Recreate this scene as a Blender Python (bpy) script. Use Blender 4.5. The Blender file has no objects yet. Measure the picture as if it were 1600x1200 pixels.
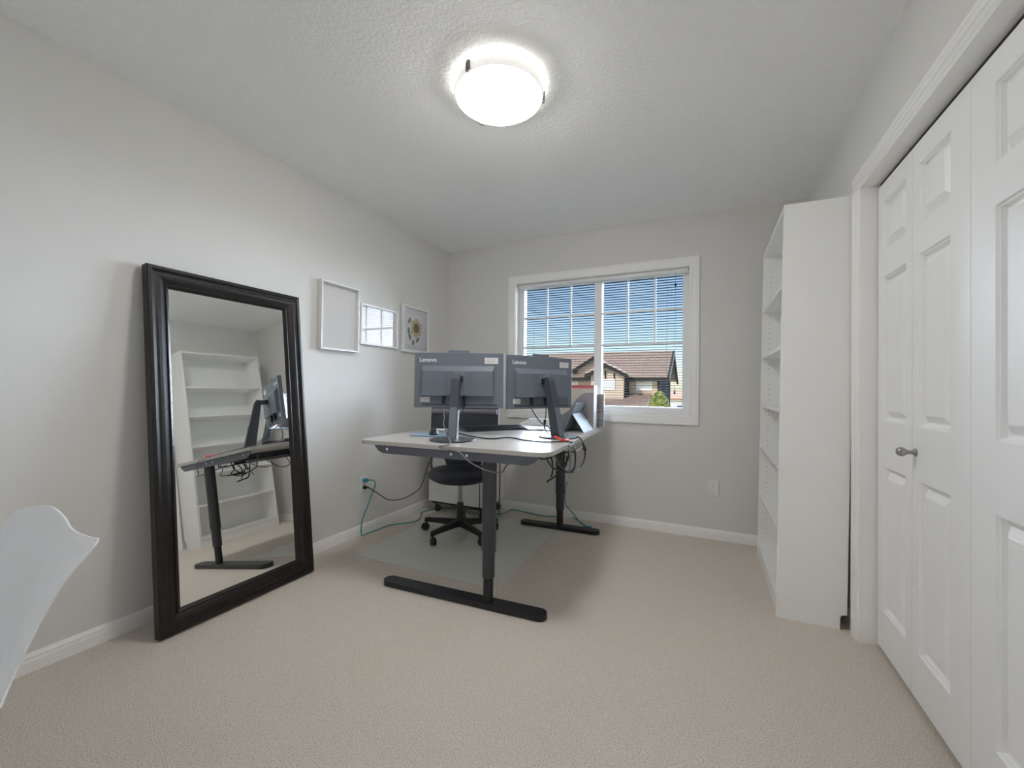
import bpy, bmesh, math, random
from mathutils import Vector, Matrix
random.seed(7)
scene = bpy.context.scene
COL = scene.collection
PI = math.pi

# ------------------------------------------------------------------ camera
F_PX, YAW, PITCH, ROLL = 644.346, -0.4414, 0.0108, 0.0121
CAM = Vector((2.3238, -3.4226, 1.0997))
fw = Vector((math.sin(YAW)*math.cos(PITCH), math.cos(YAW)*math.cos(PITCH), math.sin(PITCH)))
rt0 = Vector((math.cos(YAW), -math.sin(YAW), 0)); up0 = rt0.cross(fw)
rt = math.cos(ROLL)*rt0 + math.sin(ROLL)*up0
up = -math.sin(ROLL)*rt0 + math.cos(ROLL)*up0
cd = bpy.data.cameras.new('camera'); cam = bpy.data.objects.new('camera', cd); COL.objects.link(cam)
cd.sensor_fit = 'HORIZONTAL'; cd.sensor_width = 36.0; cd.lens = F_PX/1600*36.0; cd.clip_start = 0.02; cd.clip_end = 500
cam.matrix_world = Matrix(((rt.x, up.x, -fw.x, CAM.x), (rt.y, up.y, -fw.y, CAM.y), (rt.z, up.z, -fw.z, CAM.z), (0, 0, 0, 1)))
scene.camera = cam

# ------------------------------------------------------------------ sky, sun, exposure
wd = bpy.data.worlds.new('sky'); scene.world = wd; wd.use_nodes = True
wn = wd.node_tree.nodes; wl = wd.node_tree.links
sky = wn.new('ShaderNodeTexSky'); sky.sky_type = 'NISHITA'; sky.sun_disc = False
sky.sun_elevation = math.radians(42); sky.sun_rotation = math.radians(205)
sky.air_density = 1.0; sky.dust_density = 0.6; sky.ozone_density = 1.6
wn['Background'].inputs['Strength'].default_value = 0.145
wl.new(sky.outputs[0], wn['Background'].inputs[0])
def sun_lamp(name, frm, strength, angle, color):
    l = bpy.data.lights.new(name, 'SUN'); l.energy = strength; l.angle = math.radians(angle); l.color = color
    o = bpy.data.objects.new(name, l); COL.objects.link(o)
    o.rotation_euler = Vector(frm).to_track_quat('Z', 'Y').to_euler(); o.location = Vector(frm)*20
    return o
sun_lamp('sun', (-0.38, -0.72, 0.66), 2.6, 0.6, (1.0, 0.95, 0.88))
# added wide sun lamp, boosts the window light beyond what the sky gives
sun_lamp('window_fill_sun', (0.17, 0.93, 0.16), 36.0, 72, (0.74, 0.85, 1.0))
scene.cycles.max_bounces = 20; scene.cycles.diffuse_bounces = 14; scene.cycles.transparent_max_bounces = 16
scene.view_settings.view_transform = 'Standard'; scene.view_settings.look = 'None'
scene.view_settings.exposure = 0.2; scene.view_settings.gamma = 1.0; scene.view_settings.use_curve_mapping = False

# ------------------------------------------------------------------ materials
def mat(name, col, rough=0.5, metal=0.0, spec=None, coat=0.0):
    m = bpy.data.materials.new(name); m.use_nodes = True
    b = m.node_tree.nodes['Principled BSDF']
    b.inputs['Base Color'].default_value = (*col, 1); b.inputs['Roughness'].default_value = rough
    b.inputs['Metallic'].default_value = metal
    if spec is not None: b.inputs['Specular IOR Level'].default_value = spec
    if coat: b.inputs['Coat Weight'].default_value = coat; b.inputs['Coat Roughness'].default_value = 0.1
    return m
def N(m, t): return m.node_tree.nodes.new(t)
def L(m, a, b): m.node_tree.links.new(a, b)
def bsdf(m): return m.node_tree.nodes['Principled BSDF']
def noise_bump(m, scale, strength, dist=0.002, detail=3, kind='NOISE', stretch=None, rough=0.6):
    tc = N(m, 'ShaderNodeTexCoord'); src = tc.outputs['Object']
    if stretch:
        mp = N(m, 'ShaderNodeMapping'); mp.inputs['Scale'].default_value = stretch; L(m, src, mp.inputs[0]); src = mp.outputs[0]
    if kind == 'NOISE':
        t = N(m, 'ShaderNodeTexNoise'); t.inputs['Scale'].default_value = scale; t.inputs['Detail'].default_value = detail
        t.inputs['Roughness'].default_value = rough; out = t.outputs['Fac']
    else:
        t = N(m, 'ShaderNodeTexVoronoi'); t.inputs['Scale'].default_value = scale; out = t.outputs['Distance']
    L(m, src, t.inputs['Vector'])
    bp = N(m, 'ShaderNodeBump'); bp.inputs['Strength'].default_value = strength; bp.inputs['Distance'].default_value = dist
    L(m, out, bp.inputs['Height']); L(m, bp.outputs[0], bsdf(m).inputs['Normal'])
    return out
def noise_color(m, c1, c2, scale, detail=4, lo=0.35, hi=0.65, stretch=None):
    tc = N(m, 'ShaderNodeTexCoord'); src = tc.outputs['Object']
    if stretch:
        mp = N(m, 'ShaderNodeMapping'); mp.inputs['Scale'].default_value = stretch; L(m, src, mp.inputs[0]); src = mp.outputs[0]
    t = N(m, 'ShaderNodeTexNoise'); t.inputs['Scale'].default_value = scale; t.inputs['Detail'].default_value = detail
    L(m, src, t.inputs['Vector'])
    r = N(m, 'ShaderNodeValToRGB'); r.color_ramp.elements[0].position = lo; r.color_ramp.elements[1].position = hi
    r.color_ramp.elements[0].color = (*c1, 1); r.color_ramp.elements[1].color = (*c2, 1)
    L(m, t.outputs['Fac'], r.inputs[0]); L(m, r.outputs[0], bsdf(m).inputs['Base Color'])

M = {}
M['wall'] = mat('wall_paint', (0.72, 0.71, 0.69), 0.75); noise_bump(M['wall'], 260, 0.12, 0.001)
M['ceiling'] = mat('stipple_ceiling', (0.96, 0.96, 0.955), 0.9)
noise_bump(M['ceiling'], 62, 1.0, 0.0095, detail=4, rough=0.7)
M['carpet'] = mat('carpet', (0.6, 0.53, 0.45), 1.0, spec=0.1)
noise_color(M['carpet'], (0.42, 0.355, 0.29), (0.91, 0.835, 0.745), 250, 6, 0.28, 0.50); noise_bump(M['carpet'], 420, 1.0, 0.006, 4)
M['trim'] = mat('trim_white', (0.88, 0.875, 0.86), 0.45)
M['door'] = mat('door_white', (0.90, 0.905, 0.91), 0.42)
noise_bump(M['door'], 60, 0.10, 0.001, 4, stretch=(4, 6, 0.6))
M['vinyl'] = mat('window_vinyl', (0.85, 0.86, 0.87), 0.35)
M['slat'] = mat('backlit_slat', (0.055, 0.07, 0.10), 0.85, spec=0.1)  # white slats coloured dark, their backlit look painted in
M['headrail'] = mat('blind_headrail', (0.78, 0.78, 0.78), 0.45)
M['cordw'] = mat('blind_cord', (0.16, 0.17, 0.19), 0.7)
M['bookcase'] = mat('white_laminate', (0.87, 0.87, 0.855), 0.4)
M['hole'] = mat('dark_hole', (0.25, 0.25, 0.25), 0.8)
M['frame_dark'] = mat('espresso_wood', (0.014, 0.012, 0.011), 0.36, spec=0.35)
noise_color(M['frame_dark'], (0.008, 0.006, 0.0055), (0.020, 0.0165, 0.015), 30, 4, 0.3, 0.7, stretch=(6, 1, 1))
M['mirror'] = mat('mirror_glass', (0.90, 0.91, 0.90), 0.0, 1.0)
M['white_frame'] = mat('white_picture_frame', (0.80, 0.80, 0.80), 0.35)
M['paper'] = mat('paper_white', (0.93, 0.935, 0.95), 0.7)
M['mount'] = mat('mount_board', (0.84, 0.86, 0.90), 0.7)
M['desktop'] = mat('desk_laminate', (0.50, 0.475, 0.455), 0.33); noise_color(M['desktop'], (0.47, 0.45, 0.43), (0.52, 0.50, 0.48), 60, 4, stretch=(1, 8, 1))
M['desk_steel'] = mat('desk_rail_grey', (0.115, 0.125, 0.16), 0.45)
M['leg_steel'] = mat('leg_charcoal', (0.045, 0.048, 0.058), 0.38)
M['foot_black'] = mat('foot_black', (0.012, 0.013, 0.018), 0.35)
M['bolt'] = mat('bolt_steel', (0.75, 0.75, 0.75), 0.3, 0.6)
M['plastic_grey'] = mat('monitor_back_grey', (0.145, 0.172, 0.208), 0.45)
M['plastic_dark'] = mat('monitor_dark', (0.055, 0.064, 0.08), 0.42)
M['screen'] = mat('screen_glass', (0.02, 0.022, 0.028), 0.12, spec=0.9)
M['silver'] = mat('satin_silver', (0.62, 0.64, 0.68), 0.3, 0.8)
M['letter'] = mat('letter_white', (0.85, 0.86, 0.88), 0.5)
M['sticker'] = mat('sticker_white', (0.72, 0.72, 0.72), 0.6)
M['sticker_ink'] = mat('sticker_ink', (0.35, 0.34, 0.36), 0.7)
M['cable'] = mat('cable_black', (0.014, 0.014, 0.017), 0.5)
M['cable_grey'] = mat('cable_grey', (0.18, 0.18, 0.20), 0.5)
M['teal'] = mat('teal_cord', (0.03, 0.30, 0.36), 0.45)
M['red'] = mat('red_tag', (0.75, 0.06, 0.05), 0.5)
M['leather'] = mat('black_leatherette', (0.020, 0.024, 0.034), 0.38); noise_bump(M['leather'], 220, 0.15, 0.001)
M['chair_black'] = mat('chair_plastic_black', (0.012, 0.012, 0.014), 0.45)
M['rim_highlight'] = mat('rim_highlight_pale', (0.62, 0.63, 0.66), 0.4)
M['chrome'] = mat('chrome_column', (0.30, 0.31, 0.33), 0.25, 0.9)
M['shell'] = mat('white_shell', (0.80, 0.80, 0.81), 0.38)
M['beech'] = mat('beech_wood', (0.55, 0.33, 0.17), 0.5); noise_color(M['beech'], (0.48, 0.28, 0.14), (0.62, 0.40, 0.22), 25, 4, stretch=(1, 1, 0.1))
M['cabinet'] = mat('cabinet_white', (0.78, 0.78, 0.765), 0.4)
M['plate'] = mat('outlet_white', (0.82, 0.82, 0.80), 0.35)
M['nickel'] = mat('brushed_nickel', (0.42, 0.41, 0.40), 0.3, 1.0)
M['clip'] = mat('clip_metal', (0.20, 0.19, 0.17), 0.4, 0.7)
M['padblue'] = mat('mouse_pad_blue', (0.30, 0.45, 0.60), 0.4)
M['tablet'] = mat('tablet_grey', (0.24, 0.28, 0.32), 0.35, 0.3)
M['kick'] = mat('kickstand_silver', (0.30, 0.36, 0.43), 0.5)
M['file'] = mat('magazine_file_grey', (0.33, 0.315, 0.335), 0.6)
M['file_edge'] = mat('file_edge_light', (0.66, 0.65, 0.63), 0.6)
M['binder'] = mat('binder_cream', (0.66, 0.60, 0.53), 0.6)
M['binder_red'] = mat('binder_red', (0.60, 0.14, 0.15), 0.55)
M['mesh'] = mat('drawer_grey', (0.30, 0.30, 0.32), 0.6); noise_bump(M['mesh'], 400, 0.6, 0.002, kind='V')
M['green_paper'] = mat('yellow_green_card', (0.42, 0.42, 0.22), 0.7)
M['petal'] = mat('petal_yellow', (0.72, 0.62, 0.30), 0.7)
M['petal2'] = mat('petal_peach', (0.76, 0.55, 0.40), 0.7)
M['seedhead'] = mat('seedhead_dark', (0.20, 0.22, 0.20), 0.7)
M['leafgrey'] = mat('print_leaf_grey', (0.30, 0.31, 0.36), 0.7)
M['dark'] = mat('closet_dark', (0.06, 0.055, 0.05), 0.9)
# exterior
M['h_wall'] = mat('house_siding', (0.60, 0.46, 0.33), 0.8); noise_bump(M['h_wall'], 3, 0.4, 0.03, stretch=(0.02, 0.02, 6))
M['h_shade'] = mat('house_shaded_siding', (0.022, 0.023, 0.026), 0.95, spec=0.0)  # gable-end shade painted in as a near-black siding colour
M['h_wall2'] = mat('house_stucco', (0.64, 0.52, 0.40), 0.85)
M['h_roof'] = mat('house_shingles', (0.31, 0.22, 0.165), 0.95, spec=0.05); noise_color(M['h_roof'], (0.26, 0.18, 0.14), (0.37, 0.27, 0.20), 6, 5)
M['h_trim'] = mat('house_dark_trim', (0.045, 0.037, 0.032), 0.9, spec=0.03)
M['h_white'] = mat('house_white_frame', (0.85, 0.85, 0.83), 0.5)
M['h_pane'] = mat('house_pane', (0.05, 0.065, 0.09), 0.6, spec=0.1)
M['h_blind'] = mat('house_blind', (0.78, 0.80, 0.82), 0.4)
M['h_orange'] = mat('far_roof_clay', (0.48, 0.24, 0.14), 0.9)
M['leaf'] = mat('tree_leaf', (0.36, 0.38, 0.06), 0.6); noise_color(M['leaf'], (0.20, 0.26, 0.03), (0.50, 0.50, 0.10), 3, 3)
M['bark'] = mat('bark', (0.12, 0.08, 0.05), 0.9)
M['ground'] = mat('ground', (0.36, 0.33, 0.26), 0.95); noise_color(M['ground'], (0.22, 0.26, 0.12), (0.42, 0.38, 0.30), 0.15, 4)

def emis(name, col, strength):
    m = mat(name, (0.9, 0.9, 0.88), 0.3); b = bsdf(m)
    b.inputs['Emission Color'].default_value = (*col, 1); b.inputs['Emission Strength'].default_value = strength
    return m
M['dome'] = emis('lit_opal_glass', (1.0, 0.98, 0.955), 38.0)
M['dome_rim'] = emis('opal_glass_rim', (1.0, 0.98, 0.94), 0.45)
def thin_glass(name, tint, ior=1.5, rough=0.01):
    m = bpy.data.materials.new(name); m.use_nodes = True; nt = m.node_tree; nt.nodes.clear()
    out = nt.nodes.new('ShaderNodeOutputMaterial'); mx = nt.nodes.new('ShaderNodeMixShader')
    tr = nt.nodes.new('ShaderNodeBsdfTransparent'); tr.inputs[0].default_value = (*tint, 1)
    gl = nt.nodes.new('ShaderNodeBsdfGlossy'); gl.inputs['Roughness'].default_value = rough
    fr = nt.nodes.new('ShaderNodeFresnel'); fr.inputs['IOR'].default_value = ior
    nt.links.new(fr.outputs[0], mx.inputs[0]); nt.links.new(tr.outputs[0], mx.inputs[1]); nt.links.new(gl.outputs[0], mx.inputs[2])
    nt.links.new(mx.outputs[0], out.inputs[0]); return m
M['glass'] = thin_glass('window_glass', (0.97, 0.985, 0.985), 1.12, 0.15); M['pic_glass'] = thin_glass('picture_glass', (0.99, 0.99, 0.99), 1.35)
def mat_film(name, col, cover):
    m = bpy.data.materials.new(name); m.use_nodes = True; nt = m.node_tree
    b = nt.nodes['Principled BSDF']; b.inputs['Base Color'].default_value = (*col, 1); b.inputs['Roughness'].default_value = 0.3
    out = nt.nodes['Material Output']; mx = nt.nodes.new('ShaderNodeMixShader'); tr = nt.nodes.new('ShaderNodeBsdfTransparent')
    mx.inputs[0].default_value = cover
    nt.links.new(tr.outputs[0], mx.inputs[1]); nt.links.new(b.outputs[0], mx.inputs[2]); nt.links.new(mx.outputs[0], out.inputs[0]); return m
M['chairmat'] = mat_film('clear_vinyl_mat', (0.86, 0.88, 0.82), 0.64)

# ------------------------------------------------------------------ helpers
def hit(px, py, ax, val):
    d = fw + (px-800)/F_PX*rt - (py-600)/F_PX*up
    t = (val-CAM[ax])/d[ax]; return CAM + t*d
def link(name, bm, m, parent=None, smooth=False):
    me = bpy.data.meshes.new(name)
    if len(bm.faces) > 1: bmesh.ops.recalc_face_normals(bm, faces=bm.faces)
    bm.to_mesh(me); bm.free()
    if m is not None: me.materials.append(M[m] if isinstance(m, str) else m)
    if smooth:
        me.shade_smooth()
        try: me.set_sharp_from_angle(angle=math.radians(40))
        except Exception: pass
    o = bpy.data.objects.new(name, me); COL.objects.link(o)
    if parent: o.parent = parent
    return o
def thing(name, label, cat, loc=(0, 0, 0), rotz=0, group=None, kind=None):
    o = bpy.data.objects.new(name, None); COL.objects.link(o); o.location = loc; o.rotation_euler = (0, 0, rotz)
    o.empty_display_size = 0.05
    if label: o['label'] = label
    if cat: o['category'] = cat
    if group: o['group'] = group
    if kind: o['kind'] = kind
    return o
def tag(o, label=None, cat=None, group=None, kind=None):
    if label: o['label'] = label
    if cat: o['category'] = cat
    if group: o['group'] = group
    if kind: o['kind'] = kind
    return o
def struct(o, label=None, cat=None): return tag(o, label, cat, kind='structure')
def box(bm, x0, x1, y0, y1, z0, z1, bev=0.0, seg=2):
    vs = [bm.verts.new(c) for c in ((x0,y0,z0),(x1,y0,z0),(x1,y1,z0),(x0,y1,z0),(x0,y0,z1),(x1,y0,z1),(x1,y1,z1),(x0,y1,z1))]
    fs = [bm.faces.new([vs[i] for i in f]) for f in ((3,2,1,0),(4,5,6,7),(0,1,5,4),(1,2,6,5),(2,3,7,6),(3,0,4,7))]
    if bev > 0:
        es = list({e for f in fs for e in f.edges})
        bmesh.ops.bevel(bm, geom=es, offset=bev, segments=seg, affect='EDGES', profile=0.5)
def B(*a, **k):
    bm = bmesh.new(); box(bm, *a, **k); return bm
def prism(bm, pts, axis, a0, a1):
    """polygon pts (2-D) swept along axis from a0 to a1; axis 0: pts=(y,z), 1: pts=(x,z), 2: pts=(x,y)"""
    def P(q, a):
        return (a, q[0], q[1]) if axis == 0 else (q[0], a, q[1]) if axis == 1 else (q[0], q[1], a)
    A = [bm.verts.new(P(q, a0)) for q in pts]; C = [bm.verts.new(P(q, a1)) for q in pts]
    n = len(pts); bm.faces.new(A); bm.faces.new(C[::-1])
    for i in range(n): bm.faces.new((A[i], A[(i+1) % n], C[(i+1) % n], C[i]))
def PR(*a):
    bm = bmesh.new(); prism(bm, *a); return bm
def lathe(bm, prof, seg=32, c=(0, 0, 0), sx=1.0, sy=1.0):
    rings = []
    for r, z in prof:
        if r < 1e-6: rings.append([bm.verts.new((c[0], c[1], c[2]+z))])
        else: rings.append([bm.verts.new((c[0]+r*sx*math.cos(2*PI*k/seg), c[1]+r*sy*math.sin(2*PI*k/seg), c[2]+z)) for k in range(seg)])
    for a, b in zip(rings[:-1], rings[1:]):
        for k in range(seg):
            k2 = (k+1) % seg
            if len(a) == 1 and len(b) == 1: continue
            if len(a) == 1: bm.faces.new((a[0], b[k], b[k2]))
            elif len(b) == 1: bm.faces.new((a[k], a[k2], b[0]))
            else: bm.faces.new((a[k], a[k2], b[k2], b[k]))
def LA(*a, **k):
    bm = bmesh.new(); lathe(bm, *a, **k); return bm
def catmull(pts, n=6):
    pts = [Vector(p) for p in pts]
    if len(pts) < 3: return pts
    P = [2*pts[0]-pts[1]] + pts + [2*pts[-1]-pts[-2]]; out = []
    for i in range(1, len(P)-2):
        a, b, c, d = P[i-1], P[i], P[i+1], P[i+2]
        for k in range(n):
            t = k/n
            out.append(0.5*((2*b) + (c-a)*t + (2*a-5*b+4*c-d)*t*t + (3*b-a-3*c+d)*t**3))
    out.append(pts[-1]); return out
def tube(bm, pts, r, seg=8, smooth=6, cap=True):
    pts = catmull(pts, smooth) if smooth else [Vector(p) for p in pts]
    rr = r if isinstance(r, (list, tuple)) else [r]*len(pts)
    if len(rr) != len(pts): rr = [rr[0] + (rr[-1]-rr[0])*i/(len(pts)-1) for i in range(len(pts))]
    t0 = (pts[1]-pts[0]).normalized(); nrm = t0.orthogonal().normalized(); rings = []
    for i, p in enumerate(pts):
        t = (pts[min(i+1, len(pts)-1)]-pts[max(i-1, 0)])
        t = t.normalized() if t.length > 1e-9 else t0
        nrm = (nrm - t*nrm.dot(t)); nrm = nrm.normalized() if nrm.length > 1e-6 else t.orthogonal().normalized()
        bn = t.cross(nrm)
        rings.append([bm.verts.new(p + rr[i]*(math.cos(2*PI*k/seg)*nrm + math.sin(2*PI*k/seg)*bn)) for k in range(seg)])
    for a, b in zip(rings[:-1], rings[1:]):
        for k in range(seg): bm.faces.new((a[k], a[(k+1) % seg], b[(k+1) % seg], b[k]))
    if cap: bm.faces.new(rings[0][::-1]); bm.faces.new(rings[-1])
def TU(*a, **k):
    bm = bmesh.new(); tube(bm, *a, **k); return bm
def rounded_rect(w, d, r, n=6):
    out = []
    for cx, cy, a0 in ((w/2-r, d/2-r, 0), (-w/2+r, d/2-r, 90), (-w/2+r, -d/2+r, 180), (w/2-r, -d/2+r, 270)):
        for k in range(n+1):
            a = math.radians(a0+90*k/n); out.append((cx+r*math.cos(a), cy+r*math.sin(a)))
    return out
def bevel_all(bm, off, seg=2, ang=30):
    es = [e for e in bm.edges if len(e.link_faces) == 2 and e.calc_face_angle(0) > math.radians(ang)]
    bmesh.ops.bevel(bm, geom=es, offset=off, segments=seg, affect='EDGES', profile=0.5)
def sphere(bm, c, r, sx=1, sy=1, sz=1, u=16, v=10):
    g = bmesh.ops.create_uvsphere(bm, u_segments=u, v_segments=v, radius=r)
    for q in g['verts']: q.co = Vector((c[0]+q.co.x*sx, c[1]+q.co.y*sy, c[2]+q.co.z*sz))
def text_mesh(name, txt, size, m, parent, matrix, ext=0.0006):
    cu = bpy.data.curves.new(name, 'FONT'); cu.body = txt; cu.size = size; cu.extrude = ext; cu.offset = size*0.010
    to = bpy.data.objects.new(name+'_tmp', cu); COL.objects.link(to)
    bpy.context.view_layer.update(); dg = bpy.context.evaluated_depsgraph_get()
    me = bpy.data.meshes.new_from_object(to.evaluated_get(dg)); bpy.data.objects.remove(to); bpy.data.curves.remove(cu)
    me.name = name; me.materials.clear(); me.materials.append(M[m])
    me.transform(matrix)
    o = bpy.data.objects.new(name, me); COL.objects.link(o); o.parent = parent; return o

# ------------------------------------------------------------------ room
W, D, H = 2.945, 3.75, 2.44
T = 0.16
WX0, WX1, WZ0, WZ1 = 0.735, 2.202, 0.905, 2.055          # window opening
CY0, CY1, CZ = -1.096, -2.547, 2.024                       # closet opening
struct(link('floor', B(-T, W+0.9, -D-T, T, -0.12, 0), 'carpet'), 'beige cut pile carpet covering the floor', 'floor')
struct(link('ceiling', B(-T, W+0.9, -D-T, T, H, H+0.15), 'ceiling'), 'white stippled ceiling with rough texture', 'ceiling')
struct(link('wall_left', B(-T, 0, -D-T, T, 0, H), 'wall'), 'light grey wall behind the leaning mirror', 'wall')
bm = bmesh.new()
box(bm, 0, WX0, 0, T, 0, H); box(bm, WX1, W, 0, T, 0, H); box(bm, WX0, WX1, 0, T, 0, WZ0); box(bm, WX0, WX1, 0, T, WZ1, H)
struct(link('wall_back', bm, 'wall'), 'light grey wall around the window', 'wall')
bm = bmesh.new()
box(bm, W, W+0.11, CY0, T, 0, H); box(bm, W, W+0.11, -D-T, CY1, 0, H); box(bm, W, W+0.11, CY1, CY0, CZ, H)
struct(link('wall_right', bm, 'wall'), 'light grey wall around the closet doors', 'wall')
struct(link('wall_near', B(0, W, -D-T, -D, 0, H), 'wall'), 'light grey wall behind the viewer', 'wall')
bm = bmesh.new()
box(bm, W+0.75, W+0.9, CY1-0.1, CY0+0.1, 0, H); box(bm, W+0.11, W+0.75, CY0+0.02, CY0+0.1, 0, H); box(bm, W+0.11, W+0.75, CY1-0.1, CY1-0.02, 0, H)
struct(link('wall_closet', bm, 'dark'), 'unlit wall inside the closet', 'wall')  # closet walls coloured dark so the door gaps read as shaded

# baseboards with a stepped profile
HB = 0.072
def bb_prof(s=1): return [(0, 0), (s*0.013, 0), (s*0.013, 0.045), (s*0.011, 0.047), (s*0.011, 0.058), (s*0.007, 0.066), (s*0.005, HB), (0, HB)]
struct(link('baseboard_left', PR([(x, z) for x, z in bb_prof()], 1, -D, 0), 'trim'), 'white baseboard along the left wall', 'baseboard')
struct(link('baseboard_back', PR([(-x, z) for x, z in bb_prof()], 0, 0.013, W), 'trim'), 'white baseboard under the window', 'baseboard')
bm = bmesh.new(); prism(bm, [(W-x, z) for x, z in bb_prof()], 1, -1.036, -0.013); prism(bm, [(W-x, z) for x, z in bb_prof()], 1, -D, CY1-0.068)
struct(link('baseboard_right', bm, 'trim'), 'white baseboard behind the bookcase', 'baseboard')
struct(link('baseboard_near', PR([(-D+x, z) for x, z in bb_prof()], 0, 0.013, W-0.013), 'trim'), 'white baseboard along the wall behind the viewer', 'baseboard')

# ------------------------------------------------------------------ closet casing and doors
tr = thing('trim_1', 'white fluted casing around the closet doors', 'trim', kind='structure')
cw = 0.068
def cas(a):   # across the casing, 0 = inner edge, 1 = outer edge -> thickness
    return [(0, 0.008), (0.10, 0.012), (0.15, 0.008), (0.20, 0.013), (0.36, 0.017), (0.41, 0.012), (0.46, 0.018), (0.64, 0.021), (0.69, 0.016), (0.74, 0.021), (0.92, 0.022), (1.0, 0.017)][a]
# far leg
for sgn, ye in ((1, CY0-0.012), (-1, CY1+0.012)):
    pts = [(W, ye)] + [(W-cas(k)[1], ye+sgn*cw*cas(k)[0]) for k in range(12)] + [(W, ye+sgn*cw)]
    link('casing_leg', PR(pts, 2, 0, CZ-0.012), 'trim', tr)
pts = [(W, CZ-0.012)] + [(W-cas(k)[1], CZ-0.012+cw*cas(k)[0]) for k in range(12)] + [(W, CZ-0.012+cw)]
link('casing_head', PR(pts, 1, CY1+0.012-cw, CY0-0.012+cw), 'trim', tr)
link('jamb', B(W, W+0.11, CY0-0.012, CY0, 0, CZ-0.012), 'trim', tr); link('jamb', B(W, W+0.11, CY1, CY1+0.012, 0, CZ-0.012), 'trim', tr)
link('head_jamb', B(W, W+0.11, CY1, CY0, CZ-0.012, CZ), 'trim', tr)
link('track', B(3.005, 3.03, CY1+0.02, CY0-0.02, CZ-0.022, CZ-0.012), 'dark', tr)

DX = 2.998
def leaf(parent, y0, y1, pa, pb):
    """bifold leaf between y0 (far) and y1 (near); panel field from pa to pb"""
    z0, z1 = 0.022, CZ-0.032; th = 0.032
    zs = [(0.185, 0.790), (0.980, 1.590), (1.700, 1.910)]
    bm = bmesh.new()
    g = 0.0004
    box(bm, DX, DX+th, pa, y0-g, z0, z1); box(bm, DX, DX+th, y1+g, pb, z0, z1)
    zz = [z0] + [v for q in zs for v in q] + [z1]
    for k in range(0, len(zz), 2): box(bm, DX, DX+th, pb, pa, zz[k], zz[k+1])
    box(bm, DX+0.026, DX+th, pb, pa, z0+0.05, z1-0.05)
    lf = link('leaf', bm, 'door', parent)
    for (a, b) in zs:
        bm = bmesh.new(); rings = []
        for ins, dep in ((0, 0), (0.004, 0.007), (0.007, 0.007), (0.010, 0.018), (0.019, 0.020), (0.021, 0.019), (0.042, 0.003), (0.045, 0.002)):
            rings.append([bm.verts.new((DX+dep, y, z)) for y, z in ((pb+ins, a+ins), (pa-ins, a+ins), (pa-ins, b-ins), (pb+ins, b-ins))])
        for r0, r1 in zip(rings[:-1], rings[1:]):
            for k in range(4): bm.faces.new((r0[k], r0[(k+1) % 4], r1[(k+1) % 4], r1[k]))
        bm.faces.new(rings[-1]); link('panel', bm, 'door', lf)
    return lf
d1 = thing('door_1', 'white six panel bifold closet door beside the bookcase', 'door', kind='structure')
leaf(d1, -1.119, -1.448, -1.172, -1.396)
l2 = leaf(d1, -1.450, -1.815, -1.499, -1.708)
bm = LA([(0.0, 0.0), (0.015, 0.0), (0.015, 0.003), (0.011, 0.006), (0.007, 0.010), (0.0065, 0.020), (0.010, 0.026), (0.0155, 0.034), (0.0165, 0.041), (0.014, 0.049), (0.008, 0.054), (0.0, 0.055)], 24)
kn = link('knob', bm, 'nickel', l2, True); kn['label'] = 'brushed nickel round knob'
kn.matrix_world = Matrix.Translation((DX, -1.478, 0.889)) @ Matrix.Rotation(-PI/2, 4, 'Y')
d2 = thing('door_2', 'white six panel bifold closet door at the edge of view', 'door', kind='structure')
leaf(d2, -1.8158, -2.172, -1.926, -2.128); leaf(d2, -2.174, -2.520, -2.225, -2.460)

# ------------------------------------------------------------------ window
wi = thing('window_1', 'white sliding window with grille bars', 'window', kind='structure')
CWI = 0.068
def casing_board(a0, a1, vert, edge, sgn, name):
    prof = [(0, 0.0), (0, 0.011), (0.010, 0.013), (0.014, 0.012), (0.050, 0.017), (0.055, 0.0155), (0.060, 0.017), (CWI, 0.016), (CWI, 0.0)]
    bm = bmesh.new(); A = []; C = []
    for d, t in prof:
        p = edge+sgn*d
        if vert: A.append(bm.verts.new((p, -t, a0-d))); C.append(bm.verts.new((p, -t, a1+d)))
        else: A.append(bm.verts.new((a0-d, -t, p))); C.append(bm.verts.new((a1+d, -t, p)))
    for k in range(len(prof)):
        k2 = (k+1) % len(prof); bm.faces.new((A[k], A[k2], C[k2], C[k]))
    link(name, bm, 'trim', wi)
casing_board(WZ0, WZ1, True, WX0, -1, 'casing_board'); casing_board(WZ0, WZ1, True, WX1, 1, 'casing_board')
casing_board(WX0, WX1, False, WZ0, -1, 'casing_board'); casing_board(WX0, WX1, False, WZ1, 1, 'casing_board')
j = 0.004
link('jamb_liner', B(WX0, WX0+j, 0.0, 0.09, WZ0, WZ1), 'trim', wi); link('jamb_liner', B(WX1-j, WX1, 0, 0.09, WZ0, WZ1), 'trim', wi)
link('jamb_liner', B(WX0+j, WX1-j, 0, 0.09, WZ1-j, WZ1), 'trim', wi); link('window_stool', B(WX0+j, WX1-j, 0, 0.09, WZ0, WZ0+0.008), 'trim', wi)
FX0, FX1, FZ0, FZ1 = 0.784, 2.148, 0.962, 2.020
y0, y1 = 0.082, 0.15
link('frame_stile', B(WX0, FX0, y0, y1, WZ0, WZ1, bev=0.004), 'vinyl', wi); link('frame_stile', B(FX1, WX1, y0, y1, WZ0, WZ1, bev=0.004), 'vinyl', wi)
link('frame_rail', B(FX0, FX1, y0, y1, WZ0, FZ0, bev=0.004), 'vinyl', wi); link('frame_rail', B(FX0, FX1, y0, y1, FZ1, WZ1, bev=0.004), 'vinyl', wi)
link('mullion', B(1.446, 1.510, y0-0.006, y1-0.01, FZ0, FZ1, bev=0.004), 'vinyl', wi)
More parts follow.
